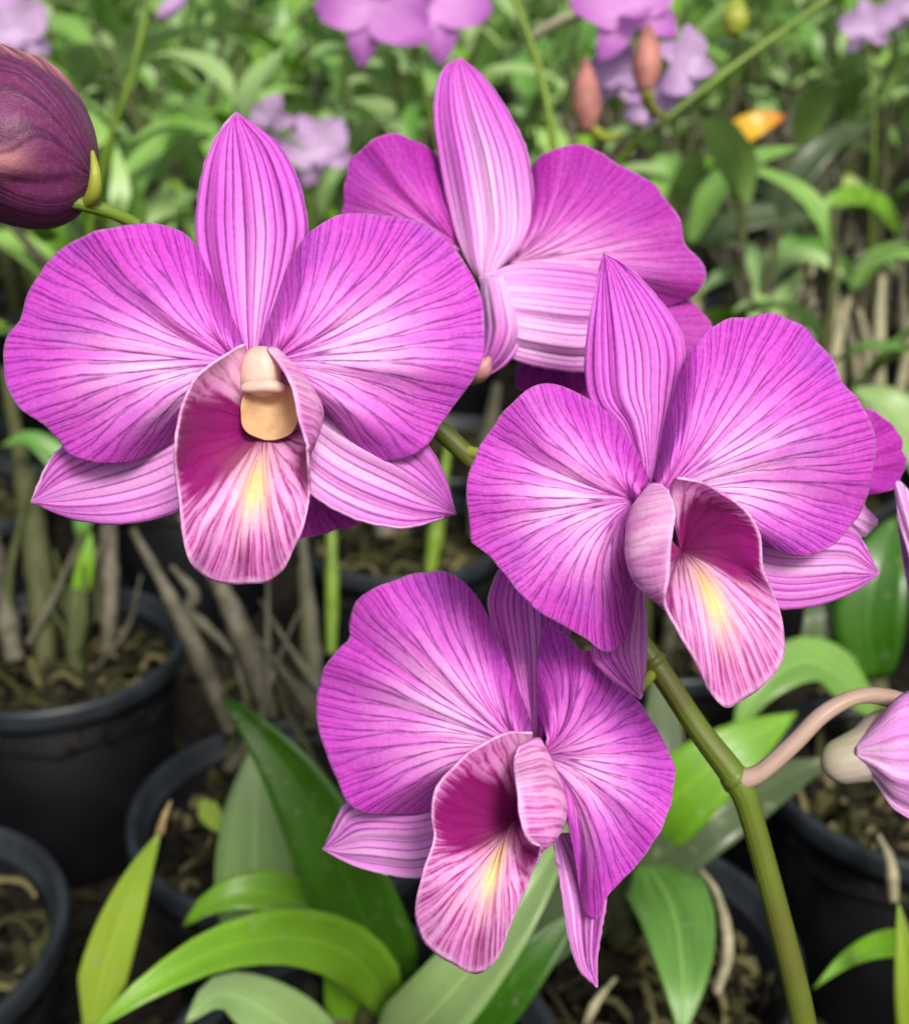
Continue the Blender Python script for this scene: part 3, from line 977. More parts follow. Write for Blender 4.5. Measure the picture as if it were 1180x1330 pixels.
def blade(name, left, right, depth, mat, parent, tf, NV=10, nU=34, nW=30, pale=None, calm=None, z=(0, 0, 0), keel=0.0, rip=(0.0, 2, 0), serr=0.6, seed=0, thick=0.0005, pleat=0.0005):
    """a sepal with lengthwise veins: left and right margins are traced from the base to the shared tip"""
    ox, oy, sc = tf
    cv = lambda p: [ox + p[0] / sc, oy + p[1] / sc]
    Lm, Rm = catmull([cv(p) for p in left], nU), catmull([cv(p) for p in right], nU)
    rnd = np.random.RandomState(seed + 3)
    ph = rnd.uniform(0, 6.28, 4)
    jl, jr = rnd.randn(nU) * serr, rnd.randn(nU) * serr
    jl[-1] = jr[-1] = 0
    cx, cy, gx, gy, d0 = depth
    V, UV, A = [], [], {'pale': [], 'calm': [], 'dark': [], 'yellow': [], 'edge': []}
    VS = np.concatenate([[0, 0.018, 0.05], np.linspace(0.09, 0.91, nW - 6), [0.95, 0.982, 1.0]])
    for i in range(nU):
        u = i / (nU - 1)
        acr = Rm[i] - Lm[i]; nn = acr / (np.linalg.norm(acr) + 1e-6)
        for v in VS:
            p = Lm[i] * (1 - v) + Rm[i] * v
            if v == 0: p = p - nn * jl[i]
            if v == 1: p = p + nn * jr[i]
            off = z[0] + z[1] * u + z[2] * math.sin(math.pi * u) + keel * (2 * v - 1) ** 2 * math.sin(math.pi * min(1, u + .1))
            off += rip[0] * (abs(2 * v - 1) ** 2) * math.sin(2 * math.pi * rip[1] * u + rip[2] + 3 * v)
            off += pleat * math.sin(math.pi * u) * (math.sin(2 * math.pi * 3.2 * v + ph[0]) + .6 * math.sin(2 * math.pi * 6.3 * v + ph[1]))
            V.append(at(p[0], p[1], d0 + gx * (p[0] - cx) + gy * (p[1] - cy) + off))
            UV.append((v * NV * 0.56 + 0.5, 0.50 + 0.14 * u))
            A['pale'].append(pale(u, v) if pale else 0); A['calm'].append(calm(u, v) if calm else 0)
            A['dark'].append(0); A['yellow'].append(0); A['edge'].append(1.0 if (v < 0.01 or v > 0.99 or u > 0.985) else 0.0)
    o = link(name, mesh(name, V, grid_faces(nU, len(VS)), mat, UV, A))
    md = o.modifiers.new('thickness', 'SOLIDIFY'); md.thickness = thick; md.offset = 0
    wparent(o, parent)
    return o


def G(x, m, sg):
    return math.exp(-((x - m) / sg) ** 2)


def petal_pale(tm, tw=0.22, amt=0.8, sm=0.36, sw=0.27):
    return lambda s, t: min(1, amt * G(t, tm, tw * 1.25) * G(s, sm, sw * 1.15))


def lip(margin, mids, T, depth, parent, tf, NV, dark, yellow, pale, nS=30, nT=96, mat=None, rip=0.0008, calm=None):
    """the lip: a trough that leaves the throat T, bulges through `mids` and flares to the traced margin"""
    ox, oy, sc = tf
    cv = lambda p: [ox + p[0] / sc, oy + p[1] / sc, p[2] * 0.001 - 0.003]
    Mg = catmull([cv(p) for p in margin], nT, by_index=True)
    Md = catmull([cv(p) for p in mids], nT, by_index=True)
    T = np.array(cv(T))
    cx, cy, gx, gy, d0 = depth
    rnd = np.random.RandomState(int(T[0]))
    jit = np.convolve(rnd.randn(nT + 4), [0.25, 0.5, 0.25], 'same')[2:-2] * 0.9
    jit = jit + np.convolve(rnd.randn(nT + 12), np.hanning(13)[1:-1] / 3.0, 'same')[6:-6] * 2.6
    V, UV, A = [], [], {'pale': [], 'dark': [], 'yellow': [], 'calm': [], 'edge': []}
    SS = np.concatenate([np.linspace(0, 0.93, nS - 3), [0.96, 0.985, 1.0]])
    for s in SS:
        for k in range(nT):
            t = k / (nT - 1)
            m = Mg[k].copy()
            dv = (m - Md[k])[:2]; m[:2] += dv / (np.linalg.norm(dv) + 1e-6) * jit[k]
            b = T
            C = 2 * Md[k] - 0.5 * (b + m)
            p = (1 - s) ** 2 * b + 2 * s * (1 - s) * C + s * s * m
            d = d0 + gx * (p[0] - cx) + gy * (p[1] - cy) + p[2] + rip * 1.6 * s ** 3 * math.sin(2 * math.pi * 7.3 * t + 1) + 0.0004 * s * s * math.sin(2 * math.pi * 15 * t)
            V.append(at(p[0], p[1], d)); UV.append((t * NV + 0.5, 0.12 + 0.88 * s))
            A['pale'].append(pale(s, t)); A['dark'].append(min(1, dark(s, t) + .9 * G(s, 0, .24))); A['yellow'].append(yellow(s, t)); A['calm'].append(min(1, (calm(s, t) if calm else 0) + G(s, 0, .15))); A['edge'].append(1.0 if s > 0.98 else 0.0)
    UV = [(u, (v if v < 0.99 else 1.0)) for u, v in UV]
    o = link('lip', mesh('lip', V, grid_faces(len(SS), nT), mat or LIP, UV, A))
    md = o.modifiers.new('thickness', 'SOLIDIFY'); md.thickness = 0.0004; md.offset = 0
    wparent(o, parent)
    return o


# ------------------------------------------------------------------ the flowering spray
spray = empty('orchid_spray', at(1045, 1335, .225))
tag(spray, 'olive flower stem carrying large magenta orchid blooms with dark purple stripes', 'orchid')


def flower(px, py, d, label):
    o = empty('flower', at(px, py, d))
    wparent(o, spray)
    o['label'] = label
    return o


def pt(tf, x, y, d):
    return at(tf[0] + x / tf[2], tf[1] + y / tf[2], d)


# --- bloom A: the open one at the upper left of the spray
TA = (0, 130, 1.84375)
fA = flower(322, 460, .197, 'striped magenta bloom facing forward with an open cream throat')
dA = (325, 460, 0.0, -1.2e-5, .197)
blade('dorsal_sepal', [(592, 665), (560, 590), (520, 500), (484, 400), (468, 310), (478, 210), (497, 130), (528, 68), (566, 30)], [(612, 665), (640, 590), (672, 510), (708, 425), (732, 345), (736, 285), (712, 190), (660, 102), (566, 30)],
    dA, DOR, fA, TA, NV=10, z=(0.004, 0.004, -0.002), keel=0.003, rip=(0.0006, 2, 0), pale=lambda u, v: 0.6 * G(v, .55, .28) * G(u, .3, .3), seed=1)
fan('petal', (588, 632), [(585, 590), (552, 520), (505, 430), (458, 337), (400, 306), (340, 300), (250, 310), (170, 345), (100, 410), (64, 470), (53, 525), (20, 570), (12, 640), (25, 700), (60, 750), (110, 785), (135, 810), (170, 850), (230, 871), (300, 868), (360, 842), (420, 805), (480, 740), (540, 660), (575, 620)],
    dA, MAG, fA, TA, NV=13, axis=(20, 590), z=(0.0, 0.0015, -0.005), rip=(0.0022, 2.6, 0.4), pale=petal_pale(0.62, .2, .85, .42, .26), seed=2)
fan('petal', (632, 632), [(622, 590), (660, 490), (695, 390), (740, 322), (800, 286), (870, 273), (950, 282), (1030, 310), (1090, 360), (1130, 430), (1155, 510), (1158, 590), (1140, 660), (1100, 720), (1060, 770), (1025, 820), (980, 850), (920, 862), (870, 850), (830, 805), (780, 735), (720, 665), (665, 618)],
    dA, MAG, fA, TA, NV=13, axis=(1158, 570), z=(0.0, 0.0010, -0.005), rip=(0.0020, 2.4, 2.0), pale=petal_pale(0.55, .2, .85, .42, .26), seed=3)
blade('lateral_sepal', [(560, 690), (430, 690), (290, 750), (190, 800), (120, 860), (76, 962)], [(570, 800), (500, 930), (420, 986), (300, 1015), (180, 1004), (76, 962)],
    dA, SEP, fA, TA, NV=9, z=(0.007, 0.004, -0.002), rip=(0.0006, 2, 0), pale=lambda u, v: .6 * G(v, .6, .4) * G(u, .5, .4), seed=4)
blade('lateral_sepal', [(650, 800), (700, 890), (760, 955), (860, 1006), (960, 1024), (1040, 1008), (1091, 990)], [(660, 620), (760, 660), (880, 730), (970, 780), (1025, 830), (1065, 905), (1091, 990)],
    dA, SEP, fA, TA, NV=10, z=(0.004, 0.006, -0.004), keel=-0.002, rip=(0.0006, 2, 1), pale=lambda u, v: min(1, 1.0 * G(u, .15, .35) + .5 * G(v, .3, .3) * G(u, .6, .3)), calm=lambda u, v: G(u, 0, .25), seed=5)
fan('mentum', (700, 840), [(760, 900), (860, 960), (880, 1000), (850, 1022), (790, 1035), (720, 1048), (640, 1060), (600, 980), (620, 880)],
    dA, DARKPET, fA, TA, NV=7, z=(0.012, 0.006, 0), seed=6)
lip([(588, 590, -6), (530, 615, -10), (465, 675, -14), (428, 765, -17), (418, 850, -18), (430, 980, -17), (455, 1095, -13), (515, 1145, -10), (590, 1161, -9), (655, 1145, -10), (705, 1070, -13), (738, 950, -17), (738, 850, -18), (718, 770, -17), (700, 690, -14), (668, 632, -10), (642, 598, -6)],
    [(600, 640, -1), (565, 665, -4), (525, 725, -6), (500, 785, -7), (500, 835, -8), (530, 880, -10), (560, 910, -12), (590, 930, -13), (610, 932, -13), (635, 925, -13), (658, 900, -12), (690, 870, -10), (728, 838, -8), (758, 800, -6), (768, 745, -4), (725, 680, -2), (672, 628, -1)],
    (640, 790, 3), dA, fA, TA, 13,
    dark=lambda s, t: min(1, 2.0 * G(t, .235, .10) * G(s, .48, .48) + 1.2 * G(t, .735, .05) * G(s, .75, .3) + .5 * G(t, .16, .07) * G(s, .35, .3) + .6 * G(t, .5, .035) * G(s, .88, .14)),
    yellow=lambda s, t: min(1, 1.0 * G(t, .5, .075) * G(s, .52, .16) + .5 * G(t, .5, .13) * G(s, .35, .18)),
    pale=lambda s, t: min(1, 1.2 * G(t, 0, .14) + G(t, 1, .2) + .55 * G(s, .75, .2) * (0.28 < t < 0.73)),
    calm=lambda s, t: min(1, G(t, 0, .1) + .8 * G(t, 1, .16)))
def nub(name, c, rx, ry, rz, mat, parent, tf, d):
    """rounded lump, rx and ry across the view in traced pixels, rz in depth (m)"""
    V = []
    a, b = 14, 20
    for i in range(a):
        th = math.pi * (i + 0.001) / (a - 1 + 0.002)
        for j in range(b):
            ph_ = 2 * math.pi * j / b
            sx, sy, sz = math.sin(th) * math.cos(ph_), math.cos(th), math.sin(th) * math.sin(ph_)
            sx = math.copysign(abs(sx) ** .8, sx); sy = math.copysign(abs(sy) ** .8, sy)
            V.append(pt(tf, c[0] + rx * sx, c[1] - ry * sy + 6 * sx * sx, d + rz * sz))
    o = link(name, mesh(name, V, grid_faces(a, b, wrap=True), mat)); wparent(o, parent)
    return o


nub('column', (624, 650), 50, 62, .0030, CREAM, fA, TA, .1905)
nub('anther_cap', (630, 684), 55, 17, .0014, CREAM, fA, TA, .1872)
fan('column_foot', (648, 722), [(650, 684), (600, 686), (580, 715), (577, 760), (590, 796), (640, 814), (695, 802), (714, 765), (716, 715), (700, 686), (650, 684)], dA, FOOT, fA, TA, NV=4, nS=14, nT=64, axis=(648, 800), mixk=1.0, pull=.5, bw=0.0, z=(-.0055, -.0022, .0004), pleat=0, serr=.3, thick=.0003, seed=7)


# --- bloom B: turned a little to the other side, at the right of the spray
TB = (590, 320, 2.0)
fB = flower(842, 625, .192, 'striped magenta bloom turned aside with a pointed upper sepal and dark rose throat')
dB = (842, 625, 1.6e-5, -1.0e-5, .192)
blade('dorsal_sepal', [(500, 680), (470, 570), (420, 470), (365, 420), (342, 360), (341, 270), (352, 180), (368, 90), (390, 16)], [(520, 680), (528, 580), (552, 480), (585, 380), (602, 290), (585, 215), (530, 135), (455, 58), (390, 16)],
    dB, DOR, fB, TB, NV=11, z=(0.005, 0.003, -0.003), keel=0.003, rip=(0.0006, 2, 1), pale=lambda u, v: .45 * G(v, .55, .28) * G(u, .3, .3), seed=11)
fan('petal', (482, 660), [(505, 610), (470, 530), (415, 450), (355, 403), (300, 372), (250, 360), (200, 370), (140, 420), (85, 490), (60, 540), (38, 600), (31, 660), (40, 740), (40, 768), (80, 800), (120, 850), (170, 900), (230, 960), (300, 1000), (345, 1025), (380, 1052), (410, 1056), (448, 1005), (456, 930), (452, 850), (455, 750), (462, 680)],
    dB, MAG, fB, TB, NV=15, axis=(38, 660), z=(0.0, -0.001, -0.004), rip=(0.0018, 2.5, 1.0), pale=petal_pale(.5, .22, .85, .42, .26), seed=12)
fan('petal', (525, 655), [(518, 600), (545, 510), (570, 410), (600, 310), (640, 238), (700, 192), (760, 183), (820, 180), (870, 194), (910, 210), (940, 250), (980, 302), (1005, 360), (1050, 405), (1075, 460), (1088, 530), (1080, 600), (1060, 670), (1020, 730), (970, 780), (910, 801), (860, 796), (810, 772), (760, 715), (690, 655), (600, 655), (560, 665)],
    dB, MAG, fB, TB, NV=15, axis=(1010, 360), z=(0.0, 0.002, -0.005), rip=(0.0022, 3.2, 0.7), pale=petal_pale(.6, .2, .85, .42, .26), seed=13)
blade('lateral_sepal', [(690, 840), (760, 915), (840, 941), (930, 934), (1020, 904), (1100, 851)], [(700, 700), (860, 720), (960, 725), (1040, 742), (1078, 800), (1100, 851)],
    dB, SEP, fB, TB, NV=9, z=(0.008, 0.004, -0.002), pale=lambda u, v: .75 * G(v, .5, .35) * G(u, .55, .35), seed=14)
blade('lateral_sepal', [(455, 860), (410, 950), (365, 1020), (362, 1075), (420, 1130), (483, 1174)], [(488, 860), (494, 930), (499, 1000), (497, 1070), (492, 1130), (483, 1174)],
    dB, SEP, fB, TB, NV=8, z=(0.004, 0.003, 0), pale=lambda u, v: .5 * G(v, .9, .3), seed=15)
lip([(535, 618, -7), (562, 645, -12), (574, 695, -15), (567, 770, -18), (552, 860, -20), (546, 925, -21), (580, 990, -20), (625, 1070, -18), (662, 1155, -15), (705, 1198, -13), (760, 1166, -12), (825, 1108, -12), (854, 1030, -13), (832, 910, -14), (797, 840, -15), (789, 745, -14), (742, 668, -11), (662, 612, -8), (580, 599, -6)],
    [(500, 655, -2), (462, 690, -5), (447, 745, -7), (447, 810, -9), (470, 868, -10), (515, 895, -11), (570, 885, -12), (600, 892, -13), (630, 902, -14), (652, 908, -14), (672, 902, -14), (688, 882, -13), (695, 860, -12), (695, 830, -10), (692, 790, -8), (680, 740, -6), (650, 700, -4), (610, 670, -2), (560, 650, -1)],
    (590, 800, 3), dB, fB, TB, 14,
    dark=lambda s, t: min(1, 2.0 * G(t, .80, .10) * G(s, .48, .46) + .9 * G(t, .30, .04) * G(s, .7, .3) + .6 * G(t, .91, .07) * G(s, .4, .3) + .6 * G(t, .5, .035) * G(s, .85, .16)),
    yellow=lambda s, t: min(1, 1.0 * G(t, .53, .07) * G(s, .55, .18) + .5 * G(t, .53, .12) * G(s, .35, .18)),
    pale=lambda s, t: min(1, .85 * G(t, .12, .16) + .9 * G(t, 1, .05) + .5 * G(s, .8, .2) * (0.3 < t < 0.75)),
    calm=lambda s, t: min(1, .8 * G(t, .08, .18) + .6 * G(t, 1, .04)))

# --- bloom C: the lowest
TC = (390, 720, 2.2922)
fC = flower(690, 950, .205, 'lowest striped magenta bloom tipped downward, its lip rolled to one side')
dC = (690, 950, -2.2e-5, -1.2e-5, .205)
blade('dorsal_sepal', [(686, 600), (655, 480), (610, 350), (572, 220), (558, 150), (572, 85), (620, 0), (700, -60)], [(705, 600), (730, 500), (765, 400), (792, 290), (802, 180), (785, 80), (750, 0), (700, -60)],
    dC, DOR, fC, TC, NV=11, z=(0.005, 0.004, -0.002), pale=lambda u, v: .45 * G(v, .5, .28) * G(u, .35, .3), seed=21)
fan('petal', (676, 590), [(700, 560), (668, 460), (615, 330), (562, 200), (525, 130), (480, 80), (430, 53), (340, 54), (270, 75), (210, 100), (162, 140), (145, 200), (146, 250), (98, 292), (60, 350), (47, 430), (60, 520), (80, 600), (110, 670), (135, 725), (180, 765), (280, 775), (380, 760), (470, 690), (570, 600)],
    dC, MAG, fC, TC, NV=14, axis=(80, 310), z=(0.0, 0.003, -0.004), rip=(0.0024, 3.3, 2.4), pale=petal_pale(.55, .25, .75, .42, .26), seed=22)
fan('petal', (712, 600), [(712, 480), (705, 340), (730, 210), (770, 225), (812, 262), (835, 290), (862, 288), (930, 365), (1000, 432), (1050, 500), (1085, 570), (1108, 650), (1100, 720), (1075, 800), (1040, 880), (990, 940), (950, 980), (910, 1022), (888, 1080), (852, 1076), (832, 1000), (815, 900), (800, 800), (780, 700), (745, 610)],
    dC, MAG, fC, TC, NV=14, axis=(1100, 640), z=(0.0, -0.002, -0.004), rip=(0.0022, 2.7, 1.1), pale=petal_pale(.55, .2, .9, .35, .25), seed=23)
blade('lateral_sepal', [(470, 700), (330, 720), (220, 715), (138, 735), (100, 810), (69, 878)], [(500, 880), (440, 930), (350, 963), (240, 950), (150, 922), (69, 878)],
    dC, SEP, fC, TC, NV=8, z=(0.007, 0.004, -0.002), pale=lambda u, v: .6 * G(u, .6, .5), seed=24)
blade('lateral_sepal', [(748, 830), (765, 930), (783, 1050), (800, 1150), (830, 1235), (882, 1288)], [(800, 830), (870, 920), (908, 1020), (897, 1110), (882, 1200), (882, 1288)],
    dC, SEP, fC, TC, NV=7, z=(0.006, 0.0, -0.002), keel=-.002, pale=lambda u, v: .8 * G(v, .2, .5) * G(u, .5, .5), seed=25)
lip([(690, 535, -6), (620, 533, -9), (540, 565, -12), (460, 618, -15), (405, 690, -17), (391, 780, -18), (395, 860, -18), (365, 945, -17), (340, 1050, -15), (375, 1155, -13), (460, 1222, -11), (530, 1251, -10), (590, 1205, -11), (635, 1080, -14), (685, 950, -18), (715, 885, -20), (672, 850, -21), (650, 770, -19), (640, 690, -16), (632, 630, -13), (655, 575, -9)],
    [(680, 600, -1), (640, 620, -3), (590, 660, -5), (545, 710, -6), (520, 760, -8), (515, 810, -9), (520, 850, -11), (525, 880, -13), (535, 910, -14), (550, 932, -15), (565, 942, -15), (582, 942, -15), (602, 930, -15), (622, 905, -14), (655, 880, -13), (705, 872, -11), (765, 835, -9), (790, 775, -8), (778, 700, -6), (748, 622, -4), (718, 572, -2)],
    (640, 790, 3), dC, fC, TC, 14,
    dark=lambda s, t: min(1, 1.9 * G(t, .24, .10) * G(s, .48, .46) + .9 * G(t, .715, .035) * G(s, .7, .3) + .6 * G(t, .15, .07) * G(s, .35, .3) + .6 * G(t, .54, .035) * G(s, .88, .14)),
    yellow=lambda s, t: min(1, 1.0 * G(t, .53, .072) * G(s, .52, .17) + .55 * G(t, .53, .14) * G(s, .34, .18)),
    pale=lambda s, t: min(1, .9 * G(t, 0, .07) + .7 * G(t, .93, .12) + .5 * G(s, .8, .2) * (0.28 < t < 0.72)),
    calm=lambda s, t: min(1, .8 * G(t, 0, .05) + .35 * G(t, .92, .1)))

# --- bloom D: behind, seen from its back
TD = (420, 60, 2.3137)
fD = flower(630, 350, .238, 'striped magenta bloom seen from the back with a pale centre')
dD = (630, 350, 0.0, -1.5e-5, .238)
cen = lambda s, t: min(1, 1.1 * G(s, 0, .35))
fan('lateral_sepal', (600, 800), [(640, 700), (850, 700), (1000, 740), (1092, 764), (1132, 800), (1176, 855), (1150, 960), (1000, 1020), (800, 1070), (700, 1045), (620, 1042), (578, 1015), (590, 950)],
    dD, DARKPET, fD, TD, NV=9, axis=(1170, 850), z=(0.006, 0.003, -0.002), seed=31)
fan('petal', (430, 610), [(400, 520), (370, 400), (338, 328), (300, 296), (250, 272), (200, 268), (140, 290), (90, 332), (65, 390), (60, 460), (64, 540), (140, 600), (260, 640), (370, 640)],
    dD, DARKPET, fD, TD, NV=12, axis=(62, 450), z=(0.003, 0.002, -0.003), rip=(0.0016, 2, 0), pale=lambda s, t: .6 * G(t, .8, .25) * G(s, .5, .4), seed=32)
fan('petal', (560, 650), [(605, 560), (622, 440), (632, 352), (680, 316), (760, 299), (820, 320), (880, 355), (950, 390), (1020, 450), (1072, 520), (1090, 590), (1130, 650), (1141, 690), (1110, 742), (1040, 782), (980, 770), (860, 720), (720, 690), (620, 670)],
    dD, DARKPET, fD, TD, NV=14, axis=(1110, 650), z=(0.001, 0.003, -0.004), rip=(0.0022, 3, 1), pale=lambda s, t: min(1, .5 * G(t, .6, .2) * G(s, .4, .35) + 1.1 * G(s, 0, .35)), seed=33)
blade('dorsal_sepal', [(470, 700), (430, 640), (394, 550), (365, 430), (342, 310), (331, 210), (338, 130), (358, 70), (408, 34)], [(500, 700), (560, 640), (608, 592), (629, 530), (629, 430), (608, 310), (550, 190), (480, 92), (408, 34)],
    dD, DOR, fD, TD, NV=12, z=(-0.002, 0.004, -0.003), keel=0.004, pale=lambda u, v: min(1, 1.3 * G(u, 0, .42) + .65 * G(v, .55, .22) * G(u, .45, .35)), calm=lambda u, v: G(u, 0, .28), seed=34)
blade('lateral_sepal', [(480, 690), (580, 655), (700, 655), (830, 675), (950, 725), (1010, 800)], [(490, 840), (540, 925), (640, 962), (780, 978), (910, 930), (1010, 800)],
      dD, SEP, fD, TD, NV=15, z=(-0.006, 0.005, -0.004), keel=0.004, pale=lambda u, v: min(1, 1.2 * G(u, 0, .42) + .3 * G(v, .7, .3)), calm=lambda u, v: G(u, 0, .3), seed=35)
blade('mentum', [(470, 690), (478, 780), (484, 850), (474, 930), (448, 1012)], [(560, 690), (590, 790), (600, 870), (550, 950), (448, 1012)], dD, SEP, fD, TD, NV=6,
      z=(-0.006, 0.004, -0.006), keel=0.006, pale=lambda u, v: min(1, 1.2 * G(u, .1, .4)), calm=lambda u, v: .9, seed=36)
tip = tube('spur_tip', [pt(TD, 500, 935, .2265), pt(TD, 480, 965, .2275), pt(TD, 462, 992, .229), pt(TD, 446, 1014, .2305)], [0.0004, 0.0018, 0.0015, 0.0005], SPURT, 20, 12)
wparent(tip, fD)

# --- bloom E: almost hidden behind bloom B
fE = flower(1010, 560, .232, 'shaded striped bloom peeping out behind the turned bloom')
dE = (1010, 560, 0, 0, .232)
fan('petal', (900, 600), [(900, 540), (960, 450), (1040, 420), (1112, 440), (1157, 500), (1172, 580), (1152, 622), (1080, 645), (980, 660)], dE, DARKPET, fE, TB, NV=11, axis=(1160, 540), z=(0, .002, -.002), rip=(.0012, 2, 0), seed=41)
fan('petal', (860, 600), [(850, 540), (820, 440), (760, 380), (690, 400), (650, 480), (660, 570), (720, 640), (800, 650)], dE, DARKPET, fE, TB, NV=11, axis=(660, 500), z=(0, .002, -.002), seed=42)
fan('dorsal_sepal', (880, 580), [(850, 540), (830, 440), (850, 340), (890, 290), (930, 350), (940, 460), (910, 540)], dE, DARKPET, fE, TB, NV=9, axis=(890, 290), z=(.002, .003, -.001), seed=43)
fan('lateral_sepal', (920, 640), [(960, 620), (1020, 640), (1060, 670), (1092, 722), (1040, 760), (980, 740), (930, 700)], dE, SEP, fE, TB, NV=7, axis=(1090, 720), z=(.001, .003, 0), pale=lambda s, t: .9 * G(s, 1, .5), seed=44)
fan('lateral_sepal', (860, 640), [(830, 640), (770, 680), (720, 750), (780, 760), (860, 720), (890, 680)], dE, SEP, fE, TB, NV=7, axis=(730, 750), z=(.001, .003, 0), seed=45)

# --- bloom F: half out of the frame on a curved pink pedicel
TF = (780, 780, 2.4175)
fF = flower(1180, 920, .222, 'half-open pale bloom hanging on a curved pink pedicel with a pale green spur')
dF = (1180, 920, 0, 0, .222)
pd = tube('pedicel', [at(942, 1020, .2195), at(962, 1013, .2180), at(988, 1003, .217), at(1030, 966, .216), at(1068, 928, .216), at(1110, 906, .217), at(1150, 906, .219), at(1195, 925, .222)], [.0014, .0019, .0016, .00155, .0015, .0014, .0016, .0022], PEDI, 50, 12)
wparent(pd, fF)
mt = tube('mentum', [pt(TF, 960, 450, .220), pt(TF, 900, 455, .217), pt(TF, 840, 480, .215), pt(TF, 775, 500, .2145), pt(TF, 728, 515, .215), pt(TF, 708, 522, .216)], [.0065, .0062, .0050, .0042, .0034, .0008], MENTG, 36, 16)
wparent(mt, fF)
blade('lateral_sepal', [(800, 455), (872, 378), (950, 295), (1060, 295), (1120, 360), (1160, 460)], [(800, 500), (862, 570), (930, 662), (1030, 695), (1110, 620), (1160, 460)],
      dF, SEP, fF, TF, NV=10, z=(-.0115, .003, -.005), keel=.005, pale=lambda u, v: min(1, 1.1 * G(u, .0, .55)), calm=lambda u, v: min(1, .35 + G(u, 0, .45)), seed=51)
fan('petal', (1000, 400), [(1010, 300), (1080, 200), (1180, 180), (1260, 260), (1260, 400), (1180, 500), (1080, 480)], dF, MAG, fF, TF, NV=11, axis=(1250, 300), z=(.002, .004, -.002), seed=52)
fan('dorsal_sepal', (1100, 300), [(1040, 180), (980, 20), (940, -200), (925, -370), (970, -340), (1040, -230), (1110, -60), (1150, 120), (1150, 250)], dF, SEP, fF, TF, NV=9, axis=(940, -370), z=(.001, .003, -.003), pale=lambda s, t: .9 * G(s, 1, .4), seed=53)
fan('lateral_sepal', (1040, 520), [(1000, 580), (980, 660), (1040, 760), (1140, 800), (1200, 700), (1160, 560)], dF, DARKPET, fF, TF, NV=8, axis=(1080, 800), z=(.004, .003, 0), seed=54)

# --- main stem of the spray
stem_px = [(1120, 1750, .265), (1085, 1550, .245), (1050, 1370, .228), (1035, 1290, .224), (1005, 1170, .221), (975, 1060, .219), (958, 1016, .2185), (905, 945, .2190), (850, 862, .2195), (780, 770, .2215), (700, 680, .2225), (600, 585, .2215), (560, 550, .2210), (450, 465, .219), (330, 385, .216), (240, 330, .212), (176, 290, .207), (140, 272, .204)]
rad_px = [20, 19, 17.5, 17, 16.5, 16, 18, 15.5, 15, 14, 13.5, 13, 13, 12, 11, 9, 8, 7]
st = tube('stem', [at(*p) for p in stem_px], [r * p[2] / FPX for r, p in zip(rad_px, stem_px)], STEM, 150, 14, None)
wparent(st, spray)
for (a, b, r) in (((958, 1016, .2185), (948, 1003, .2187), 19.5), ((852, 864, .2195), (845, 855, .2196), 17.5)):
    nd = tube('stem_node', [at(*a), (at(*a) + at(*b)) / 2, at(*b)], [r * .92 * .2185 / FPX, r * .2185 / FPX, r * .88 * .2185 / FPX], STEM, 8, 14)
    wparent(nd, spray)
for path, rr in (
    ([(850, 870, .2195), (838, 885, .217), (825, 895, .214), (790, 900, .2125), (720, 930, .2115)], .0013),
    ([(600, 585, .2215), (660, 600, .217), (740, 630, .209), (820, 640, .202)], .0014),
    ([(560, 550, .221), (470, 520, .216), (390, 500, .211), (335, 480, .205)], .0014),
    ([(780, 770, .2215), (880, 720, .226), (960, 640, .232)], .0014)):
    pd = tube('pedicel', [at(*p) for p in path], [rr * .8] * len(path), PEDG, 30, 10)
    wparent(pd, spray)

# --- bud at the end of the spray
bud = empty('bud', at(118, 225, .2)); wparent(bud, spray)
bud['label'] = 'dull plum bud with fine dark veins'


def bud_mesh():
    p0, p1 = np.array(at(122, 232, .2035)), np.array(at(-150, 165, .2015))
    ax = p1 - p0
    L = np.linalg.norm(ax); ax = ax / L
    right = np.cross(ax, np.array(FWD)); right /= np.linalg.norm(right)
    fw = np.cross(right, ax)
    prof = catmull([(0, 0.0), (0.02, 40), (0.08, 72), (0.2, 98), (0.38, 110), (0.55, 108), (0.72, 92), (0.88, 58), (0.97, 24), (1.0, 1)], 46)
    V, UV, AP = [], [], []
    nT = 120
    for (u, r) in prof:
        for k in range(nT):
            a = 2 * math.pi * k / nT
            fr = ((a - 0.9 - 1.1 * u) / (2 * math.pi / 3)) % 1.0      # three overlapping sepals: each edge stands proud of the next
            lap = (fr if fr < 0.94 else (1 - fr) / 0.06 * 0.94)
            rr = r * .2 / FPX * (0.93 + 0.15 * lap * math.sin(math.pi * min(1, u * 1.2)) + 0.012 * math.sin(7 * a))
            pal = 0.9 * G(fr, 0.9, 0.10) * sstep(.08, .35, u)
            c = p0 + ax * L * u + np.array(UPV) * (-0.0 + 0.0035 * math.sin(math.pi * u))
            V.append(c + right * rr * math.cos(a) + fw * rr * math.sin(a)); UV.append((k / nT * 21 + 0.8 * math.sin(3 * a + 5 * u), 0.15 + 0.35 * u)); AP.append(float(pal))
    return V, grid_faces(46, nT, wrap=True), UV, AP, [0.0] * len(AP)


V, F, UV, AP, Z0 = bud_mesh()
b = link('bud_body', mesh('bud_body', V, F, BUDM, UV, {'pale': AP, 'calm': Z0, 'dark': Z0, 'yellow': Z0, 'edge': Z0})); wparent(b, bud)
t = tube('bud_base', [at(120, 196, .199), at(124, 225, .1985), at(122, 250, .200), at(112, 266, .2025)], [.0003, .0009, .0012, .0010], PEDG, 20, 12); wparent(t, bud)
t = tube('pedicel', [at(180, 293, .207), at(150, 278, .2045), at(122, 268, .203), at(92, 262, .2015)], [.00105, .0011, .0013, .0011], STEMG, 20, 10); wparent(t, bud)

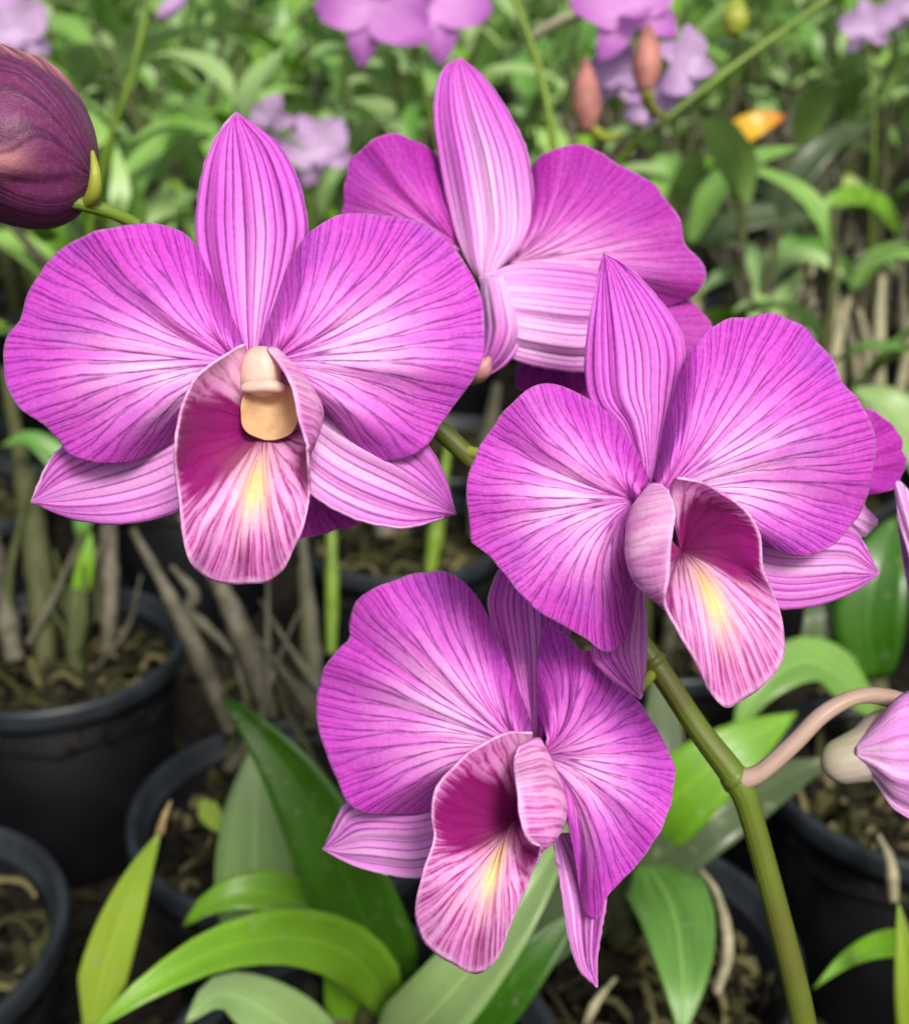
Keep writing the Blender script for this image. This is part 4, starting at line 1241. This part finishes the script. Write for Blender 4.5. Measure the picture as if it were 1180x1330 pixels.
# pot that carries the spray, below the frame
pp = at(1120, 1750, .265)
for o in (st,):
    pass
pot(pp.x, pp.y, 'black plastic pot at the foot of the olive flower stem', 'black nursery pots', 1, 0.4)

# ------------------------------------------------------------------ soft lilac blooms of other plants
def pm(name, mid, edge, pale):
    return petal_mat(name, mid, edge, pale, tuple(c * 0.75 for c in edge[:3]) + (1,), veinamt=0.3, trans=0.42, violet=edge)


LILAC = pm('lilac_petal', srgb(218, 184, 230), srgb(206, 164, 224), srgb(242, 228, 246))
VIOLET = pm('violet_petal', srgb(220, 144, 228), srgb(208, 122, 220), srgb(240, 206, 244))
PINKP = pm('pink_petal', srgb(206, 110, 210), srgb(188, 84, 190), srgb(232, 186, 236))
BUDP = simple('salmon_bud', srgb(172, 116, 108), 0.5, 0.3, 0.3, 90, trans=0.15)


def tepal_mesh(L, W, mat, name, curl=0.4):
    path, p, a = [], Vector((0, 0, 0)), 0.35
    for i in range(6):
        path.append(p.copy()); a -= curl / 5 * 2
        p = p + Vector((math.cos(a), 0, math.sin(a))) * L / 5
    V, F, UV = ribbon_data(path, W, (0, 0, 1), fold=0.2, nL=12, nW=6, wave=0.12, seed=1, shape='oval')
    z = [0.0] * len(V)
    return mesh(name, V, F, mat, [(u * 7, v) for u, v in UV], {'pale': [0.6 * math.exp(-(v / .4) ** 2) for u, v in UV], 'calm': z, 'dark': z, 'yellow': z, 'edge': z})


def small_flower(parent, pos, facing, size, mat, roll=0.0):
    """five tepals and a lip round one centre, looking along `facing`"""
    key = (mat.name, 'f')
    if key not in CACHE:
        CACHE[key] = (tepal_mesh(.036, .0105, mat, 'sepal'), tepal_mesh(.036, .0165, mat, 'petal', .3), tepal_mesh(.026, .010, mat, 'lip', -.5))
    sep, pet, lp = CACHE[key]
    f = empty('flower'); f.location = pos; wparent(f, parent)
    q = Vector(facing).normalized().to_track_quat('Z', 'Y').to_matrix().to_4x4()
    f.rotation_euler = (q @ Matrix.Rotation(roll, 4, 'Z')).to_euler()
    f.scale = (size,) * 3
    for ang, me, nm, lift in ((90, sep, 'sepal', 0), (18 + 4, pet, 'petal', .001), (162 - 4, pet, 'petal', .001), (-42, sep, 'sepal', -.0005), (222, sep, 'sepal', -.0005), (-90, lp, 'lip', .003)):
        o = link(nm, me, f)
        o.matrix_local = Matrix.Translation((0, 0, lift)) @ Matrix.Rotation(R(ang), 4, 'Z')
    return f


CACHE = {}


def small_bud(parent, p0, p1, r, mat=None):
    p0, p1 = Vector(p0), Vector(p1)
    o = tube('bud', [p0, p0.lerp(p1, .3), p0.lerp(p1, .65), p1], [r * .45, r, r * .85, r * .15], mat or BUDP, 18, 12)
    wparent(o, parent)
    return o


def bg_spray(base, label):
    return tag(empty('orchid_spray', at(*base)), label, 'orchid', 'distant orchid sprays')


def bg_stem(parent, pts, r, mat=STEMG):
    o = tube('stem', [at(*p) for p in pts], [r] * len(pts), mat, 40, 8)
    wparent(o, parent)


toc = lambda x=0, z=0.2: (x, -1, z)
s1 = bg_spray((585, 330, .66), 'nodding violet orchid bloom on a thin stem above the back-turned bloom')
bg_stem(s1, [(585, 330, .66), (570, 200, .64), (545, 90, .62), (530, 10, .61), (525, -30, .60)], .0014)
small_flower(s1, at(492, -2, .60), (-.25, -.85, .35), .95, VIOLET, 2.9)
small_flower(s1, at(556, -6, .61), (.25, -.85, .35), .95, VIOLET, 3.3)
s2 = bg_spray((805, 200, .56), 'lilac orchid spray with salmon buds on a slanting green stem')
bg_stem(s2, [(780, 330, .60), (800, 215, .57), (870, 150, .56), (960, 80, .56), (1065, 5, .56), (1110, -30, .56)], .0016)
small_flower(s2, at(815, 10, .55), (.1, -.8, .4), .75, VIOLET, 0.3)
small_flower(s2, at(890, 85, .56), (.5, -.75, .2), .52, LILAC, 1.0)
small_flower(s2, at(805, 100, .57), (-.4, -.8, .3), .5, LILAC, 0.0)
small_flower(s2, at(848, 135, .57), (-.2, -.8, .2), .4, LILAC, 0.8)
small_bud(s2, at(763, 172, .54), at(760, 75, .54), .0062)
small_bud(s2, at(838, 118, .53), at(842, 30, .53), .0062)
small_bud(s2, at(952, 45, .55), at(958, -5, .55), .006, PEDG)
o = tube('pedicel', [at(765, 165, .54), at(785, 178, .545), at(808, 175, .555)], [.003, .0024, .0014], PEDG, 14, 8); wparent(o, s2)
o = tube('pedicel', [at(838, 115, .53), at(845, 140, .54), at(862, 152, .555)], [.003, .0024, .0014], PEDG, 14, 8); wparent(o, s2)
o = tube('pedicel', [at(780, 15, .55), at(740, 20, .55), at(690, 48, .56)], [.003, .0028, .002], MENTG, 14, 8); wparent(o, s2)
s3 = bg_spray((400, 300, .95), 'pale lilac orchid cluster behind the pointed upper sepal of the open-throated bloom')
bg_stem(s3, [(400, 380, .98), (402, 260, .95), (398, 190, .94), (370, 150, .94)], .0016)
small_flower(s3, at(412, 195, .93), (.2, -.9, .2), .85, LILAC, 0.4)
small_flower(s3, at(350, 160, .94), (-.4, -.8, .2), .65, LILAC, 0.9)
small_flower(s3, at(385, 205, .95), (-.1, -.8, -.3), .65, LILAC, 2.0)
s4 = bg_spray((30, 200, .88), 'pale lilac orchid bloom beyond the plum bud')
bg_stem(s4, [(40, 330, .90), (35, 150, .88), (20, 40, .87)], .0016)
small_flower(s4, at(15, 40, .87), (.3, -.9, .1), .85, LILAC, 0.2)
small_flower(s4, at(-15, 5, .87), (-.1, -.9, .3), .8, LILAC, 1.2)
s5 = bg_spray((1130, 150, .9), 'small pale lilac orchid bloom above the pale old canes')
bg_stem(s5, [(1130, 330, .93), (1135, 170, .9), (1130, 60, .9), (1140, -20, .9)], .0010)
small_flower(s5, at(1125, 35, .89), (.0, -.9, .1), .6, LILAC, 0.2)
small_flower(s5, at(1172, 5, .89), (.2, -.9, -.1), .6, LILAC, 0.9)
s6 = bg_spray((715, 190, .55), 'thin bare green flower stem rising behind the back-turned bloom')
bg_stem(s6, [(726, 330, .57), (718, 190, .55), (700, 90, .545), (665, -10, .54)], .0017)
s7 = bg_spray((130, 210, .6), 'thin green flower stem rising behind the plum bud')
bg_stem(s7, [(110, 330, .63), (140, 190, .60), (170, 100, .59), (195, -10, .585)], .0015)
small_bud(s7, at(205, 22, .58), at(245, -8, .58), .0035, LILAC)

# ------------------------------------------------------------------ litter on the soil
def litter():
    rnd = random.Random(77)
    V, F, T = [], [], []
    for k in range(2600):
        y = rnd.uniform(0.15, 1.5); x = rnd.uniform(-0.55, 0.55) * (0.5 + 0.6 * y)
        if any((x - a) ** 2 + (y - b) ** 2 < 0.05 ** 2 for a, b in POTS): continue
        s = rnd.uniform(0.002, 0.009)
        M = Matrix.Translation((x, y, 0.006 + rnd.uniform(0, 0.006))) @ Euler((rnd.uniform(-.5, .5), rnd.uniform(-.5, .5), rnd.uniform(0, 6))).to_matrix().to_4x4()
        b = len(V)
        l = rnd.uniform(1, 3.5)
        V.extend([M @ Vector(c) for c in ((-s * l, 0, 0), (0, -s * .6, s * .3), (s * l, 0, 0), (0, s * .6, s * .25), (0, 0, -s * .2))])
        F.extend([(b, b + 1, b + 2), (b, b + 2, b + 3), (b, b + 4, b + 1), (b + 1, b + 4, b + 2), (b + 2, b + 4, b + 3), (b + 3, b + 4, b)])
        T.extend([rnd.random() ** 1.6] * 5)
    tag(link('leaf_litter', mesh('leaf_litter', V, F, CHIP, attrs={'tone': T}, smooth=False)), 'brown bark and leaf litter scattered between the pots', 'litter', kind='stuff')


litter()
